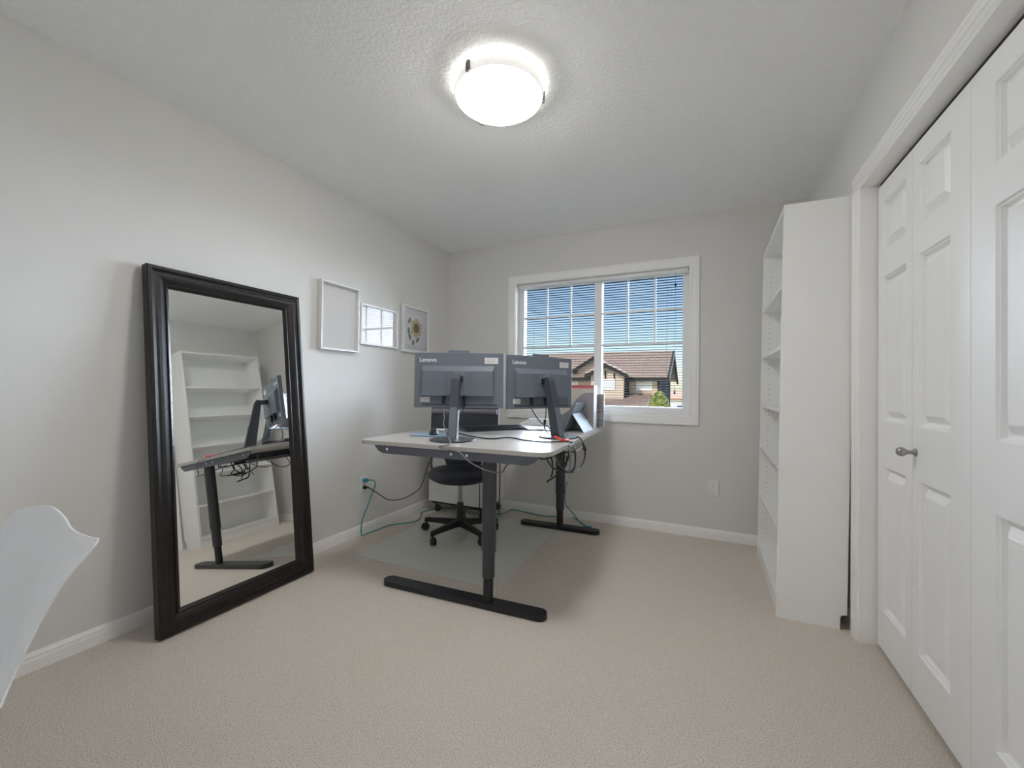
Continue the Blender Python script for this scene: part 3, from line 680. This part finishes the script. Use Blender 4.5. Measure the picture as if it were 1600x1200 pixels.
# ------------------------------------------------------------------ drawer cabinet on castors under the desk
cb = thing('filing_cabinet', 'low white cabinet on castors against the back wall', 'cabinet', (0.105, -0.425, 0.0036), 0)
cwid, cdep, cz0, cz1 = 0.555, 0.385, 0.098, 0.610
bm = bmesh.new(); box(bm, 0, 0.016, 0.018, cdep, cz0, cz1); box(bm, cwid-0.016, cwid, 0.018, cdep, cz0, cz1); box(bm, 0.016, cwid-0.016, 0.018, cdep, cz0, cz0+0.016); box(bm, 0.016, cwid-0.016, cdep-0.01, cdep, cz0+0.016, cz1)
link('carcass', bm, 'cabinet', cb); link('top_panel', B(0.016, cwid-0.016, 0.018, cdep-0.01, cz1-0.018, cz1), 'cabinet', cb)
dr_ = link('door', B(0.002, cwid-0.045, 0, 0.017, cz0+0.002, cz1-0.002, bev=0.001, seg=1), 'cabinet', cb); link('gap_shade', B(cwid-0.043, cwid-0.036, 0.006, 0.017, cz0+0.002, cz1-0.002), 'cable', cb)  # black strip paints in the shaded gap beside the door
link('side_strip', B(cwid-0.034, cwid, 0, 0.017, cz0+0.002, cz1-0.002), 'cabinet', cb)
link('base_rail', B(0.02, cwid-0.02, 0.02, 0.045, cz0-0.018, cz0), 'chair_black', cb)
def castor(parent, x, y, top, r=0.030, ang=0.0, w=0.022):
    ca = thing('castor', None, None, (x, y, 0), ang); ca.parent = parent
    for s in (-1, 1):
        bm = bmesh.new(); lathe(bm, [(0, -0.008), (r*0.7, -0.009), (r, -0.005), (r, 0.005), (r*0.7, 0.009), (0, 0.008)], 20)
        w_ = link('wheel', bm, 'chair_black', ca, True); w_.location = (0.012, s*w*0.5, r+0.0004); w_.rotation_euler = (PI/2, 0, 0)
    bm = bmesh.new(); lathe(bm, [(0, r+0.01), (0.008, r+0.01), (0.008, top), (0, top)], 10); box(bm, -0.010, 0.024, -w*0.5+0.005, w*0.5-0.005, r+0.004, r*2-0.004)
    link('fork', bm, 'chair_black', ca)
for x, y in ((0.05, 0.05), (cwid-0.05, 0.05), (0.05, cdep-0.05), (cwid-0.05, cdep-0.05)): castor(cb, x, y, cz0-0.0, 0.026, 0.4)

# ------------------------------------------------------------------ office chair (faces the viewer)
CH = (0.655, -0.775); fdir = math.atan2(-0.90, 0.42)      # local +x = front
oc = thing('office_chair', 'black swivel office chair with padded seat behind the desk', 'office chair', (CH[0], CH[1], 0.0036), fdir)
hub = link('base_hub', LA([(0, 0.060), (0.030, 0.060), (0.032, 0.066), (0.032, 0.115), (0.026, 0.125), (0, 0.125)], 24), 'chair_black', oc, True)
for k in range(5):
    a = math.radians(-35+72*k)
    # rotate so that one arm points left-front as in the picture
    ca, sa = math.cos(a), math.sin(a); bm = bmesh.new(); secs = []
    for rr, w_, z0, z1 in ((0.020, 0.020, 0.066, 0.112), (0.17, 0.017, 0.068, 0.104), (0.278, 0.014, 0.068, 0.096), (0.292, 0.012, 0.060, 0.092)):
        secs.append([bm.verts.new((rr*ca-u*sa, rr*sa+u*ca, z)) for u, z in ((-w_, z0), (w_, z0), (w_*0.8, z1), (-w_*0.8, z1))])
    for s1_, s2_ in zip(secs[:-1], secs[1:]):
        for q in range(4): bm.faces.new((s1_[q], s1_[(q+1) % 4], s2_[(q+1) % 4], s2_[q]))
    bm.faces.new(secs[0][::-1]); bm.faces.new(secs[-1]); bevel_all(bm, 0.003, 1, 40)
    link('base_arm', bm, 'chair_black', oc)
    castor(oc, 0.278*ca, 0.278*sa, 0.072, 0.027, a+1.1)
link('gas_cover', LA([(0.024, 0.11), (0.024, 0.235), (0.020, 0.238), (0, 0.238)], 24), 'chair_black', oc, True)
link('gas_column', LA([(0.014, 0.23), (0.014, 0.40)], 20), 'chrome', oc, True)
link('seat_mechanism', B(-0.11, 0.10, -0.06, 0.06, 0.385, 0.425, bev=0.006), 'chair_black', oc)
# seat cushion
bm = bmesh.new(); prof = [(0, 0.420), (0.16, 0.418), (0.205, 0.424), (0.228, 0.440), (0.235, 0.458), (0.228, 0.474), (0.205, 0.487), (0.15, 0.492), (0.07, 0.486), (0, 0.484)]
lathe(bm, prof, 48)
for v in bm.verts:
    x, y = v.co.x, v.co.y
    # squarer, slightly wider seat
    a = math.atan2(y, x); k_ = 1.0+0.05*abs(math.sin(2*a)); v.co.x = x*k_*0.98; v.co.y = y*k_*1.02
    v.co.z -= 0.020*max(0, v.co.x/0.23)**2
link('seat', bm, 'leather', oc, True)
# backrest: padded curved shell that rises out of the seat, behind the sitter
def backrest(th, inset, z0, z1, nu=24, nv=18):
    bm = bmesh.new()
    def S(u, v, side):
        z = z0+(z1-z0)*v
        half = (0.135+0.135*smoothstep(min(1, v*2.6)))
        half *= (1-0.30*max(0, (v-0.80)/0.20)**2.2)
        half -= inset
        y = u*half
        x = -0.215-0.10*v+0.018*math.sin(PI*min(1, v*1.2))+0.055*(u*u)*(0.5+0.5*v)
        pad = 0.016*(1-abs(u)**6)*(1-abs(2*v-1)**8)
        return (x+side*(th/2+pad), y, z)
    F = [[bm.verts.new(S(-1+2*i/nu, j/nv, 1)) for i in range(nu+1)] for j in range(nv+1)]
    K = [[bm.verts.new(S(-1+2*i/nu, j/nv, -1)) for i in range(nu+1)] for j in range(nv+1)]
    for j in range(nv):
        for i in range(nu):
            bm.faces.new((F[j][i], F[j][i+1], F[j+1][i+1], F[j+1][i])); bm.faces.new((K[j][i], K[j+1][i], K[j+1][i+1], K[j][i+1]))
    for i in range(nu): bm.faces.new((F[0][i], K[0][i], K[0][i+1], F[0][i+1])); bm.faces.new((F[nv][i], F[nv][i+1], K[nv][i+1], K[nv][i]))
    for j in range(nv): bm.faces.new((F[j][0], F[j+1][0], K[j+1][0], K[j][0])); bm.faces.new((F[j][nu], K[j][nu], K[j+1][nu], F[j+1][nu]))
    edge = [S(-1, j/nv, 0) for j in range(nv+1)]+[S(-1+2*i/nu, 1, 0) for i in range(1, nu)]+[S(1, j/nv, 0) for j in range(nv, -1, -1)]
    return bm, edge
bm, edge = backrest(0.020, 0.0, 0.475, 1.06); br = link('backrest', bm, 'leather', oc, True)
bm = bmesh.new(); tube(bm, [Vector(q) for q in edge[2:-2]], 0.0065, 8, 0); link('rim_highlight', bm, 'rim_highlight', br, True)  # window highlight along the chair rim, modelled as a pale tube
bm = bmesh.new()
tube(bm, [(-0.255, -0.262, 0.905), (-0.297, -0.12, 0.905), (-0.310, 0.0, 0.905), (-0.297, 0.12, 0.905), (-0.255, 0.262, 0.905)], 0.024, 8, 5)
for v in bm.verts: v.co.x += 0.040
link('head_band', bm, 'cable_grey', br, True)
link('back_support', TU([(-0.06, 0, 0.405), (-0.20, 0, 0.405), (-0.265, 0, 0.44), (-0.285, 0, 0.60), (-0.31, 0, 0.80)], 0.016, 10), 'chair_black', oc, True)
for s in (-1, 1):
    link('armrest', TU([(-0.255, s*0.215, 0.66), (-0.20, s*0.245, 0.605), (-0.13, s*0.25, 0.53), (-0.09, s*0.235, 0.47), (-0.06, s*0.17, 0.425)], 0.012, 8), 'chair_black', oc, True)

# ------------------------------------------------------------------ white shell chair at the left edge
sc = thing('shell_chair', 'white moulded shell chair with beech legs at the left edge', 'chair', (0.900, -3.250, 0), math.radians(-90))
sc.scale = (1, 1, 0.982)
prof_ = [(0.225, 0.405, 0.19), (0.215, 0.432, 0.205), (0.17, 0.446, 0.22), (0.09, 0.440, 0.235), (0.0, 0.430, 0.24), (-0.08, 0.430, 0.24), (-0.135, 0.450, 0.238), (-0.165, 0.490, 0.235), (-0.182, 0.545, 0.218), (-0.200, 0.62, 0.216), (-0.220, 0.70, 0.215), (-0.238, 0.765, 0.215), (-0.250, 0.800, 0.214), (-0.256, 0.818, 0.210)]
nb_, nt_ = len(prof_)-1, 24
def shell_pt(s, t, off):
    i = min(int(s), nb_-1); f = s-i
    x = prof_[i][0]*(1-f)+prof_[i+1][0]*f; z = prof_[i][1]*(1-f)+prof_[i+1][1]*f; hw = prof_[i][2]*(1-f)+prof_[i+1][2]*f
    v = s/nb_
    a = abs(t)
    lift = 0.050*a**3*(1-smoothstep((v-0.35)/0.3))       # seat sides curl up
    fwd = (0.030+0.05*math.sin(PI*min(1, max(0, (v-0.25)/0.6))))*a**2.5*smoothstep((v-0.25)/0.25)   # back sides come forward
    drop = 0.046*a**1.5*smoothstep((v-0.72)/0.28)     # top corners lower than the crown
    flare = 0.050*max(0, (a-0.62)/0.38)**2.2*smoothstep((v-0.3)/0.2)
    return Vector((x+fwd-flare*0.8+off[0], t*hw+(flare*0.15 if t > 0 else -flare*0.15), z+lift-drop+off[1]))
bm = bmesh.new(); ns = nb_*3; grids = []
for side_ in (0, 1):
    g = []
    for a in range(ns+1):
        s = a/3.0; q0 = shell_pt(max(0, s-0.05), 0, (0, 0)); q1 = shell_pt(min(nb_, s+0.05), 0, (0, 0)); d = (q1-q0).normalized(); nrm = Vector((d.z, 0, -d.x))*0.0045*(1 if side_ else 0)
        g.append([bm.verts.new(shell_pt(s, -1+2*k/nt_, (nrm.x, nrm.z))) for k in range(nt_+1)])
    grids.append(g)
for g in grids:
    for a in range(ns):
        for k in range(nt_): bm.faces.new((g[a][k], g[a][k+1], g[a+1][k+1], g[a+1][k]))
g0, g1 = grids
for a in range(ns):
    bm.faces.new((g0[a][0], g0[a+1][0], g1[a+1][0], g1[a][0])); bm.faces.new((g0[a][nt_], g1[a][nt_], g1[a+1][nt_], g0[a+1][nt_]))
for k in range(nt_):
    bm.faces.new((g0[0][k], g1[0][k], g1[0][k+1], g0[0][k+1])); bm.faces.new((g0[ns][k], g0[ns][k+1], g1[ns][k+1], g1[ns][k]))
link('shell', bm, 'shell', sc, True)
for sx, sy in ((1, 1), (1, -1), (-1, 1), (-1, -1)):
    link('leg', TU([(0.10*sx, 0.10*sy, 0.415), (0.155*sx, 0.165*sy, 0.21), (0.205*sx, 0.225*sy, 0.004)], [0.015, 0.010], 12, 4), 'beech', sc, True)
link('under_frame', B(-0.12, 0.12, -0.12, 0.12, 0.402, 0.416, bev=0.004), 'chair_black', sc)
for s in (-1, 1): link('brace', TU([(0.125*s, 0.13, 0.31), (-0.125*s, -0.13, 0.31)], 0.004, 6, 0), 'chair_black', sc, True)

# ------------------------------------------------------------------ cords and cables
def cord(name, label, cat, pts, r, m, group=None, seg=8):
    o = link(name, TU([Vector(p) for p in pts], r, seg, 5), m, None, True); tag(o, label, cat, group); return o
Zf = 0.0075
# teal extension cord: outlet -> along the wall -> under the cabinet -> far desk foot
tc = thing('extension_cord', 'teal extension cord from the left outlet along the floor', 'cord')
pts = [(0.045, -1.085, 0.402), (0.060, -1.050, 0.395), (0.050, -1.020, 0.355)]
for q in ((582, 770), (574, 792), (566, 814)): pts.append(tuple(hit(q[0], q[1], 0, 0.030)))
pts.append((0.060, -1.160, 0.020))
for q in ((574, 833), (588, 828.5), (612, 820), (640, 816.5), (654, 812), (659.5, 803)): pts.append(tuple(hit(q[0], q[1], 2, Zf)))
pts += [(0.075, -0.47, Zf), (0.16, -0.30, Zf), (0.45, -0.20, Zf), (0.70, -0.22, Zf)]
for q in ((800, 796.5), (820, 800), (845, 806), (868, 807), (888, 806), (903, 813), (914, 821), (922, 826)): pts.append(tuple(hit(q[0], q[1], 2, Zf)))
link('cable', TU([Vector(p) for p in pts], 0.0042, 8, 6), 'teal', tc, True)
link('plug', B(0.009, 0.045, -1.113, -1.083, 0.388, 0.416, bev=0.006), 'teal', tc)
e0 = hit(922, 826, 2, 0.01)
sb = thing('cord_end', None, None); bpy.data.objects.remove(sb)
link('socket_end', B(e0.x-0.055, e0.x+0.01, e0.y-0.016, e0.y+0.016, 0.001, 0.028, bev=0.006), 'teal', tc)
pts = [(e0.x-0.06, e0.y+0.06, 0.012), tuple(hit(908, 818, 2, 0.02)), tuple(hit(896, 803, 1, -0.24)), tuple(hit(884, 788, 1, -0.24)), tuple(hit(883, 770, 1, -0.25)), tuple(hit(886, 750, 1, -0.26))]
cord('teal_cord', 'teal cord hanging beside the far desk leg', 'cord', pts, 0.004, 'teal')
pts = [tuple(hit(886, 752, 1, -0.26)), tuple(hit(885, 735, 1, -0.27)), tuple(hit(884, 715, 1, -0.28)), (1.345, -0.30, 0.75)]
cord('white_cord', 'white cord joined to the teal one beside the far desk leg', 'cord', pts, 0.004, 'letter')
# black cord from the outlet
bk = thing('black_cord', 'black power cord sagging from the left outlet to the cabinet', 'cord')
pts = [(0.014, -1.098, 0.349), (0.040, -1.090, 0.350)]
for q, x in (((578, 763), 0.045), ((592, 772), 0.045), ((608, 781), 0.05), ((630, 779), 0.055), ((650, 768), 0.07), ((660, 756), 0.085)): pts.append(tuple(hit(q[0], q[1], 0, x)))
pts.append((0.095, -0.40, 0.45)); pts.append((0.090, -0.20, 0.55))
link('cable', TU([Vector(p) for p in pts], 0.0035, 8, 5), 'cable', bk, True)
link('plug', B(0.009, 0.036, -1.110, -1.086, 0.337, 0.361, bev=0.005), 'cable', bk)
# cables on and around the desk
def on(px, py, dz=0.0045): return tuple(hit(px, py, 2, DZ+dz))
cord('monitor_cable', 'black cable snaking across the desktop between the monitors', 'cable', [on(698, 671, 0.05), on(706, 675, 0.012), on(722, 678.5), on(745, 683), on(768, 685.5), on(795, 683.5), on(822, 688), on(850, 690.5), on(880, 690), on(893, 691), on(896, 694), on(889, 697)], 0.0038, 'cable')
cord('monitor_cable', 'grey cable dropping over the near desk edge past the square monitor', 'cable', [tuple(hit(691, 632, 1, -1.30)), tuple(hit(694, 650, 1, -1.34)), tuple(hit(693, 662, 1, -1.36)), tuple(hit(697, 675, 1, -1.42)), on(703, 693, 0.008), (1.10, -1.690, DZ-0.005), tuple(hit(716, 706, 1, -1.70)), tuple(hit(730, 719, 1, -1.695)), tuple(hit(750, 731, 1, -1.66)), tuple(hit(770, 737.5, 1, -1.635)), tuple(hit(785, 737, 1, -1.60)), tuple(hit(792, 727, 1, -1.52)), (1.42, -1.40, 0.735)], 0.0034, 'cable_grey')
cord('monitor_cable', 'black cable running behind the stand of the square monitor', 'cable', [tuple(hit(726, 632, 1, -1.27)), tuple(hit(722, 645, 1, -1.32)), tuple(hit(712, 660, 1, -1.36)), tuple(hit(706, 672, 1, -1.38)), on(712, 677)], 0.0034, 'cable')
cord('monitor_cable', 'black cable hanging from the left plug of the angled monitor', 'cable', [tuple(hit(828, 634, 1, -0.99)), tuple(hit(836, 648, 1, -0.96)), tuple(hit(846, 661, 1, -0.95)), tuple(hit(858, 668, 1, -0.95)), on(872, 684, 0.006), on(884, 689)], 0.0034, 'cable')
cord('monitor_cable', 'black cable with a ferrite lump below the angled monitor', 'cable', [tuple(hit(853, 634, 1, -0.85)), tuple(hit(853, 648, 1, -0.85)), tuple(hit(851, 660, 1, -0.86)), tuple(hit(851, 669, 1, -0.88)), tuple(hit(856, 677, 1, -0.93)), on(866, 682, 0.01), on(876, 688)], 0.0034, 'cable')
o = link('ferrite_core', TU([tuple(hit(851.5, 656, 1, -0.86)), tuple(hit(851, 663, 1, -0.865))], 0.009, 12, 0), 'cable', None, True); tag(o, 'black ferrite lump on the cable below the angled monitor', 'ferrite core')
rx = 1.668
def rr_(px, py, x=rx): return tuple(hit(px, py, 0, x))
LC_ = [
 ('black cable looping widest off the right desk edge', [on(886, 681, 0.01), rr_(893, 690, 1.60), rr_(898, 702), rr_(899, 720), rr_(896, 734), rr_(886, 738, 1.62), rr_(876, 733, 1.57)], 0.0036, 'cable'),
 ('black cable with an inline lump off the right desk edge', [on(900, 683, 0.006), rr_(906, 684, 1.645), rr_(911, 692), rr_(914, 704), rr_(913, 718), rr_(906, 731), rr_(893, 738), rr_(880, 735, 1.61), rr_(870, 730, 1.56)], 0.0036, 'cable'),
 ('thin grey cable drawn tight at the right desk edge', [on(881, 678, 0.012), rr_(888, 690, 1.63), rr_(890, 705), rr_(891, 722), rr_(889, 738), rr_(882, 734, 1.62), rr_(872, 726, 1.56)], 0.0030, 'cable_grey'),
 ('black cable curving under the right desk corner', [rr_(838, 711, 1.52), rr_(846, 717, 1.54), rr_(856, 716, 1.55), rr_(868, 711, 1.57), rr_(880, 708, 1.60), rr_(890, 706, 1.63)], 0.0036, 'cable'),
 ('black cable with a cut end hanging below the desk', [rr_(882, 712, 1.58), rr_(878, 728, 1.57), rr_(870, 742, 1.55), rr_(862, 748, 1.54), rr_(855, 752.5, 1.53)], 0.0044, 'cable'),
 ('black cable dangling straight beside the far leg', [rr_(860, 711, 1.54), rr_(863, 722, 1.54), rr_(863.5, 735, 1.54), rr_(861.5, 745, 1.54)], 0.0036, 'cable'),
 ('black cable arching from the desktop to the inline lump', [rr_(892, 706, 1.63), rr_(899, 706), rr_(906, 702), rr_(911, 697)], 0.0026, 'cable'),
 ('black cable bundled nearest the far leg', [rr_(853, 712, 1.53), rr_(857, 722, 1.54), rr_(864, 731, 1.55), rr_(874, 735, 1.57), rr_(884, 727, 1.60), rr_(886, 712, 1.60)], 0.0034, 'cable'),
 ('grey cable slanting down towards the far leg', [rr_(866, 710, 1.54), rr_(871, 720, 1.55), rr_(876, 729, 1.56), rr_(884, 737, 1.58)], 0.0030, 'cable_grey'),
 ('black cable hooked back under the desktop by the far leg', [rr_(874, 706, 1.57), rr_(877, 718, 1.57), rr_(883, 724, 1.59), rr_(888, 716, 1.61), rr_(889, 704, 1.62)], 0.0034, 'cable'),
]
for lb, pts, r, m in LC_: cord('loose_cable', lb, 'cable', pts, r*1.25, m, 'loose cables off the right desk edge')
a_ = Vector(rr_(911.5, 696)); b_ = Vector(rr_(914, 703)); o = link('adapter', TU([a_, b_], 0.010, 12, 0), 'cable', None, True); tag(o, 'small black inline lump on the cable off the right desk edge', 'adapter')
# tangle resting in the tray
tl_ = []
for k in range(7):
    y_ = 0.34+0.09*k; pts = []
    for q in range(7):
        pts.append(tuple(desk_w(-0.42+random.uniform(-0.075, 0.075), y_+random.uniform(-0.06, 0.10)+0.03*q, DZ-0.080+random.uniform(0.008, 0.032))))
    cord('tray_cable', 'black cable tangled in the tray under the desktop', 'cable', pts, 0.0035, 'cable', 'cables tangled in the desk tray')
hang = ((-0.36, 0.34, 0.05), (-0.40, 0.46, 0.075), (-0.50, 0.60, 0.06), (-0.45, 0.78, 0.09), (-0.42, 0.98, 0.10))
for (lx, ly, dp) in hang:
    pts = [tuple(desk_w(lx, ly, DZ-0.075)), tuple(desk_w(lx-0.10, ly+0.03, DZ-0.095-dp*0.6)), tuple(desk_w(lx-0.125, ly+0.08, DZ-0.09-dp)), tuple(desk_w(lx-0.11, ly+0.14, DZ-0.09-dp*0.7)), tuple(desk_w(lx-0.01, ly+0.17, DZ-0.072))]
    cord('drooping_cable', 'black cable loop drooping below the tray under the desktop', 'cable', pts, 0.0032, 'cable', 'cable loops below the desk tray')
pts = [tuple(hit(781, 722, 1, -1.0)), tuple(hit(781, 745, 1, -1.0)), tuple(hit(780.5, 770, 1, -1.0)), tuple(hit(780, 793, 1, -0.6))]
cord('hanging_cord', 'straight black cord hanging to the floor just right of the near leg', 'cord', [tuple(hit(781, 716, 1, -0.75)), tuple(hit(781, 745, 1, -0.74)), tuple(hit(780.5, 775, 1, -0.72)), tuple(hit(780, 806, 2, 0.008))], 0.0042, 'cable')
# red tie round the angled monitor's stand
o = link('cable_tie', TU([on(867, 682, 0.042), on(872, 685, 0.036), on(880, 688, 0.036), on(888, 687, 0.034)], 0.0065, 8, 4), 'red', None, True); tag(o, 'red cable tie at the foot of the angled monitor stand', 'cable tie')

# ------------------------------------------------------------------ outside
GZ = -3.0
struct(link('ground', B(-120, 120, 0.6, 160, GZ-0.5, GZ), 'ground'), 'ground outside the window', 'ground')
def at(px, py, Y): return hit(px, py, 1, Y)
YF = 25.0       # facade plane of the right wing
ho = thing('house', 'tan house with brown shingle roof seen through the window', 'house', tuple((at(980, 600, YF).x, YF, GZ)))
def wpart(name, bm, m, parent=ho):
    o = link(name, bm, m); o.parent = parent; 
    if parent is ho: o.matrix_parent_inverse = Matrix.Translation(ho.location).inverted()
    return o
xL = at(872, 600, YF).x-3; xR = at(1030.5, 600, YF).x
zE = at(1010, 588, YF).z; YR = YF+4.2; zR = at(1000, 552, YR).z
# body
wpart('wall', B(xL, xR, YF, YF+8.4, GZ, zE), 'h_wall')
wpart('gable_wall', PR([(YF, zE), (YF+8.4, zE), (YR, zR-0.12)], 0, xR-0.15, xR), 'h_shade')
wpart('side_wall_shade', B(xR, xR+0.04, YF+0.1, YF+8.4, GZ, zE), 'h_shade')  # added panel that darkens the house side as if in shade
# roof slabs
def slab(pa, pb, x0, x1, th):
    (y0, z0), (y1, z1) = pa, pb
    return PR([(y0, z0), (y1, z1), (y1, z1+th), (y0, z0+th)], 0, x0, x1)
ov = 0.45
sl = (zR-zE)/(YR-YF)
wpart('roof', slab((YF-ov, zE-ov*sl), (YR, zR), xL-0.4, xR+0.50, 0.14), 'h_roof'); wpart('roof', slab((YF+8.4+ov, zE-ov*sl), (YR, zR), xL-0.4, xR+0.50, 0.14), 'h_roof')
wpart('fascia', B(xL-0.4, xR+0.55, YF-ov-0.03, YF-ov, zE-ov*sl-0.14, zE-ov*sl+0.13), 'h_trim')
wpart('barge_board', PR([(YF-ov, zE-ov*sl-0.2), (YR, zR-0.2), (YF+8.4+ov, zE-ov*sl-0.2), (YF+8.4+ov, zE-ov*sl+0.14), (YR, zR+0.14), (YF-ov, zE-ov*sl+0.14)], 0, xR+0.50, xR+0.64), 'h_trim')
# cross gables
def cross_gable(pk, rt_, bot, Y, depth):
    P, Rr = at(pk[0], pk[1], Y), at(rt_[0], rt_[1], Y); half = Rr.x-P.x; lft = P.x-half
    inset = 0.35; k = (P.z-Rr.z)/half
    wz = at(P.x and pk[0], bot, Y).z
    wpart('gable_wall', PR([(lft+inset, wz), (Rr.x-inset, wz), (Rr.x-inset, Rr.z+inset*k-0.05), (P.x, P.z-0.05), (lft+inset, Rr.z+inset*k-0.05)], 1, Y+0.3, Y+depth), 'h_wall2')
    for s, X_ in ((1, Rr.x), (-1, lft)):
        bm = bmesh.new(); prism(bm, [(X_, Rr.z), (P.x, P.z), (P.x, P.z+0.14), (X_, Rr.z+0.14)], 1, Y, Y+depth); wpart('roof', bm, 'h_roof')
        bm = bmesh.new(); prism(bm, [(X_, Rr.z-0.14), (P.x, P.z-0.14), (P.x, P.z+0.13), (X_, Rr.z+0.13)], 1, Y-0.05, Y); wpart('barge_board', bm, 'h_trim')
    return P, Rr, lft
cross_gable((927, 560), (962, 581), 640, YF-0.1, 4.5)
P1, R1, l1 = cross_gable((947, 571.5), (982, 588.5), 640, YF-1.5, 5.5)
def house_window(px0, py0, px1, py1, Y, cols, blind):
    a, b = at(px0, py0, Y), at(px1, py1, Y); x0, x1, z1, z0 = a.x, b.x, a.z, b.z
    w = wpart('window', B(x0-0.08, x1+0.08, Y-0.05, Y+0.02, z0-0.08, z1+0.08), 'h_white')
    f = 0.05; nx = cols
    for c_ in range(nx):
        for r_ in range(2):
            xa, xb = x0+(x1-x0)*c_/nx+f, x0+(x1-x0)*(c_+1)/nx-f; za, zb = z0+(z1-z0)*r_/2+f, z0+(z1-z0)*(r_+1)/2-f
            p = link('pane', B(xa, xb, Y-0.065, Y-0.045, za, zb), 'h_blind' if blind else 'h_pane'); p.parent = w; p.matrix_parent_inverse = Matrix.Translation(ho.location).inverted()
    return w
house_window(996, 594, 1017, 609, YF, 4, False)
house_window(942, 594, 959, 608, YF-1.2, 2, True)
house_window(893, 595, 902, 605, YF, 2, True)
# timber strips in the gable, corner trim, window head
for px in (946, 960): 
    a = at(px, 577, YF-1.24); wpart('gable_strip', B(a.x-0.05, a.x+0.05, YF-1.24, YF-1.18, at(px, 592, YF-1.2).z, at(px, 580 if px == 946 else 583, YF-1.2).z), 'h_trim')
a = at(977.5, 600, YF-0.6); wpart('corner_board', B(a.x-0.16, a.x+0.14, YF-0.9, YF, at(977, 621, YF).z, zE), 'h_trim')
wpart('window_head', B(at(994, 600, YF).x-0.1, at(1019, 600, YF).x+0.1, YF-0.06, YF+0.02, at(1005, 592, YF).z-0.05, at(1005, 590.5, YF).z), 'h_trim')
wpart('corner_board', B(xR-0.12, xR+0.03, YF-0.04, YF+0.1, GZ, zE), 'h_trim')
# lower porch roof
zt = at(980, 618, YF).z; zl = at(980, 645, YF-3.4).z
wpart('porch_roof', slab((YF-3.4, zl), (YF, zt), xL, at(1012, 630, YF-2).x, 0.14), 'h_roof')
# neighbour house far right and small background roofs
nh = thing('far_house', 'distant house with clay coloured roof right of the tan house', 'house', tuple((at(1056, 615, 70).x, 70, GZ)))
def npart(name, bm, m):
    o = link(name, bm, m); o.parent = nh; o.matrix_parent_inverse = Matrix.Translation(nh.location).inverted()
a, b = at(1046, 624, 70), at(1085, 624, 70); zt = at(1056, 613, 73).z
npart('wall', B(a.x, b.x, 70, 78, GZ, a.z), 'h_white'); npart('roof', PR([(69.5, a.z-0.1), (74, zt), (78.5, a.z-0.1), (78.5, a.z+0.2), (74, zt+0.3), (69.5, a.z+0.2)], 0, a.x-0.5, b.x+0.5), 'h_orange')
npart('window', B(a.x+1.2, a.x+2.6, 69.95, 70.02, a.z-2.2, a.z-1.0), 'h_pane')
# tree
tc_ = at(1030, 634, 19.0)
tr_ = thing('street_tree', 'yellow green leafy tree in front of the tan house', 'tree', (tc_.x, 19.0, GZ))
link('trunk', TU([(0, 0, 0), (0.03, 0.02, 1.2), (-0.02, 0, 2.4)], [0.10, 0.06], 10, 4), 'bark', tr_, True)
bm = bmesh.new(); rz = (at(1030, 612, 19).z-GZ); rw = (at(1047, 630, 19).x-at(1012, 630, 19).x)/2
for k in range(2600):
    th1 = random.uniform(0, 2*PI); cz_ = random.random(); zz = 1.3+(rz-1.3)*cz_; prof_r = rw*1.25*math.sqrt(max(0.02, 1-(max(0, cz_-0.45)/0.55)**2.0))*(0.75+0.25*math.sin(5*th1+9*cz_))
    r_ = prof_r*random.random()**0.4; s_ = random.uniform(0.05, 0.09)
    c_ = Vector((r_*math.cos(th1), r_*math.sin(th1), zz)); u_ = Vector((random.gauss(0, 1), random.gauss(0, 1), random.gauss(0, 1))).normalized(); v_ = u_.orthogonal().normalized()
    bm.faces.new([bm.verts.new(c_+s_*q) for q in (u_, v_*0.6, -u_, -v_*0.6)])
lv = link('foliage', bm, 'leaf', tr_); lv['kind'] = 'stuff'
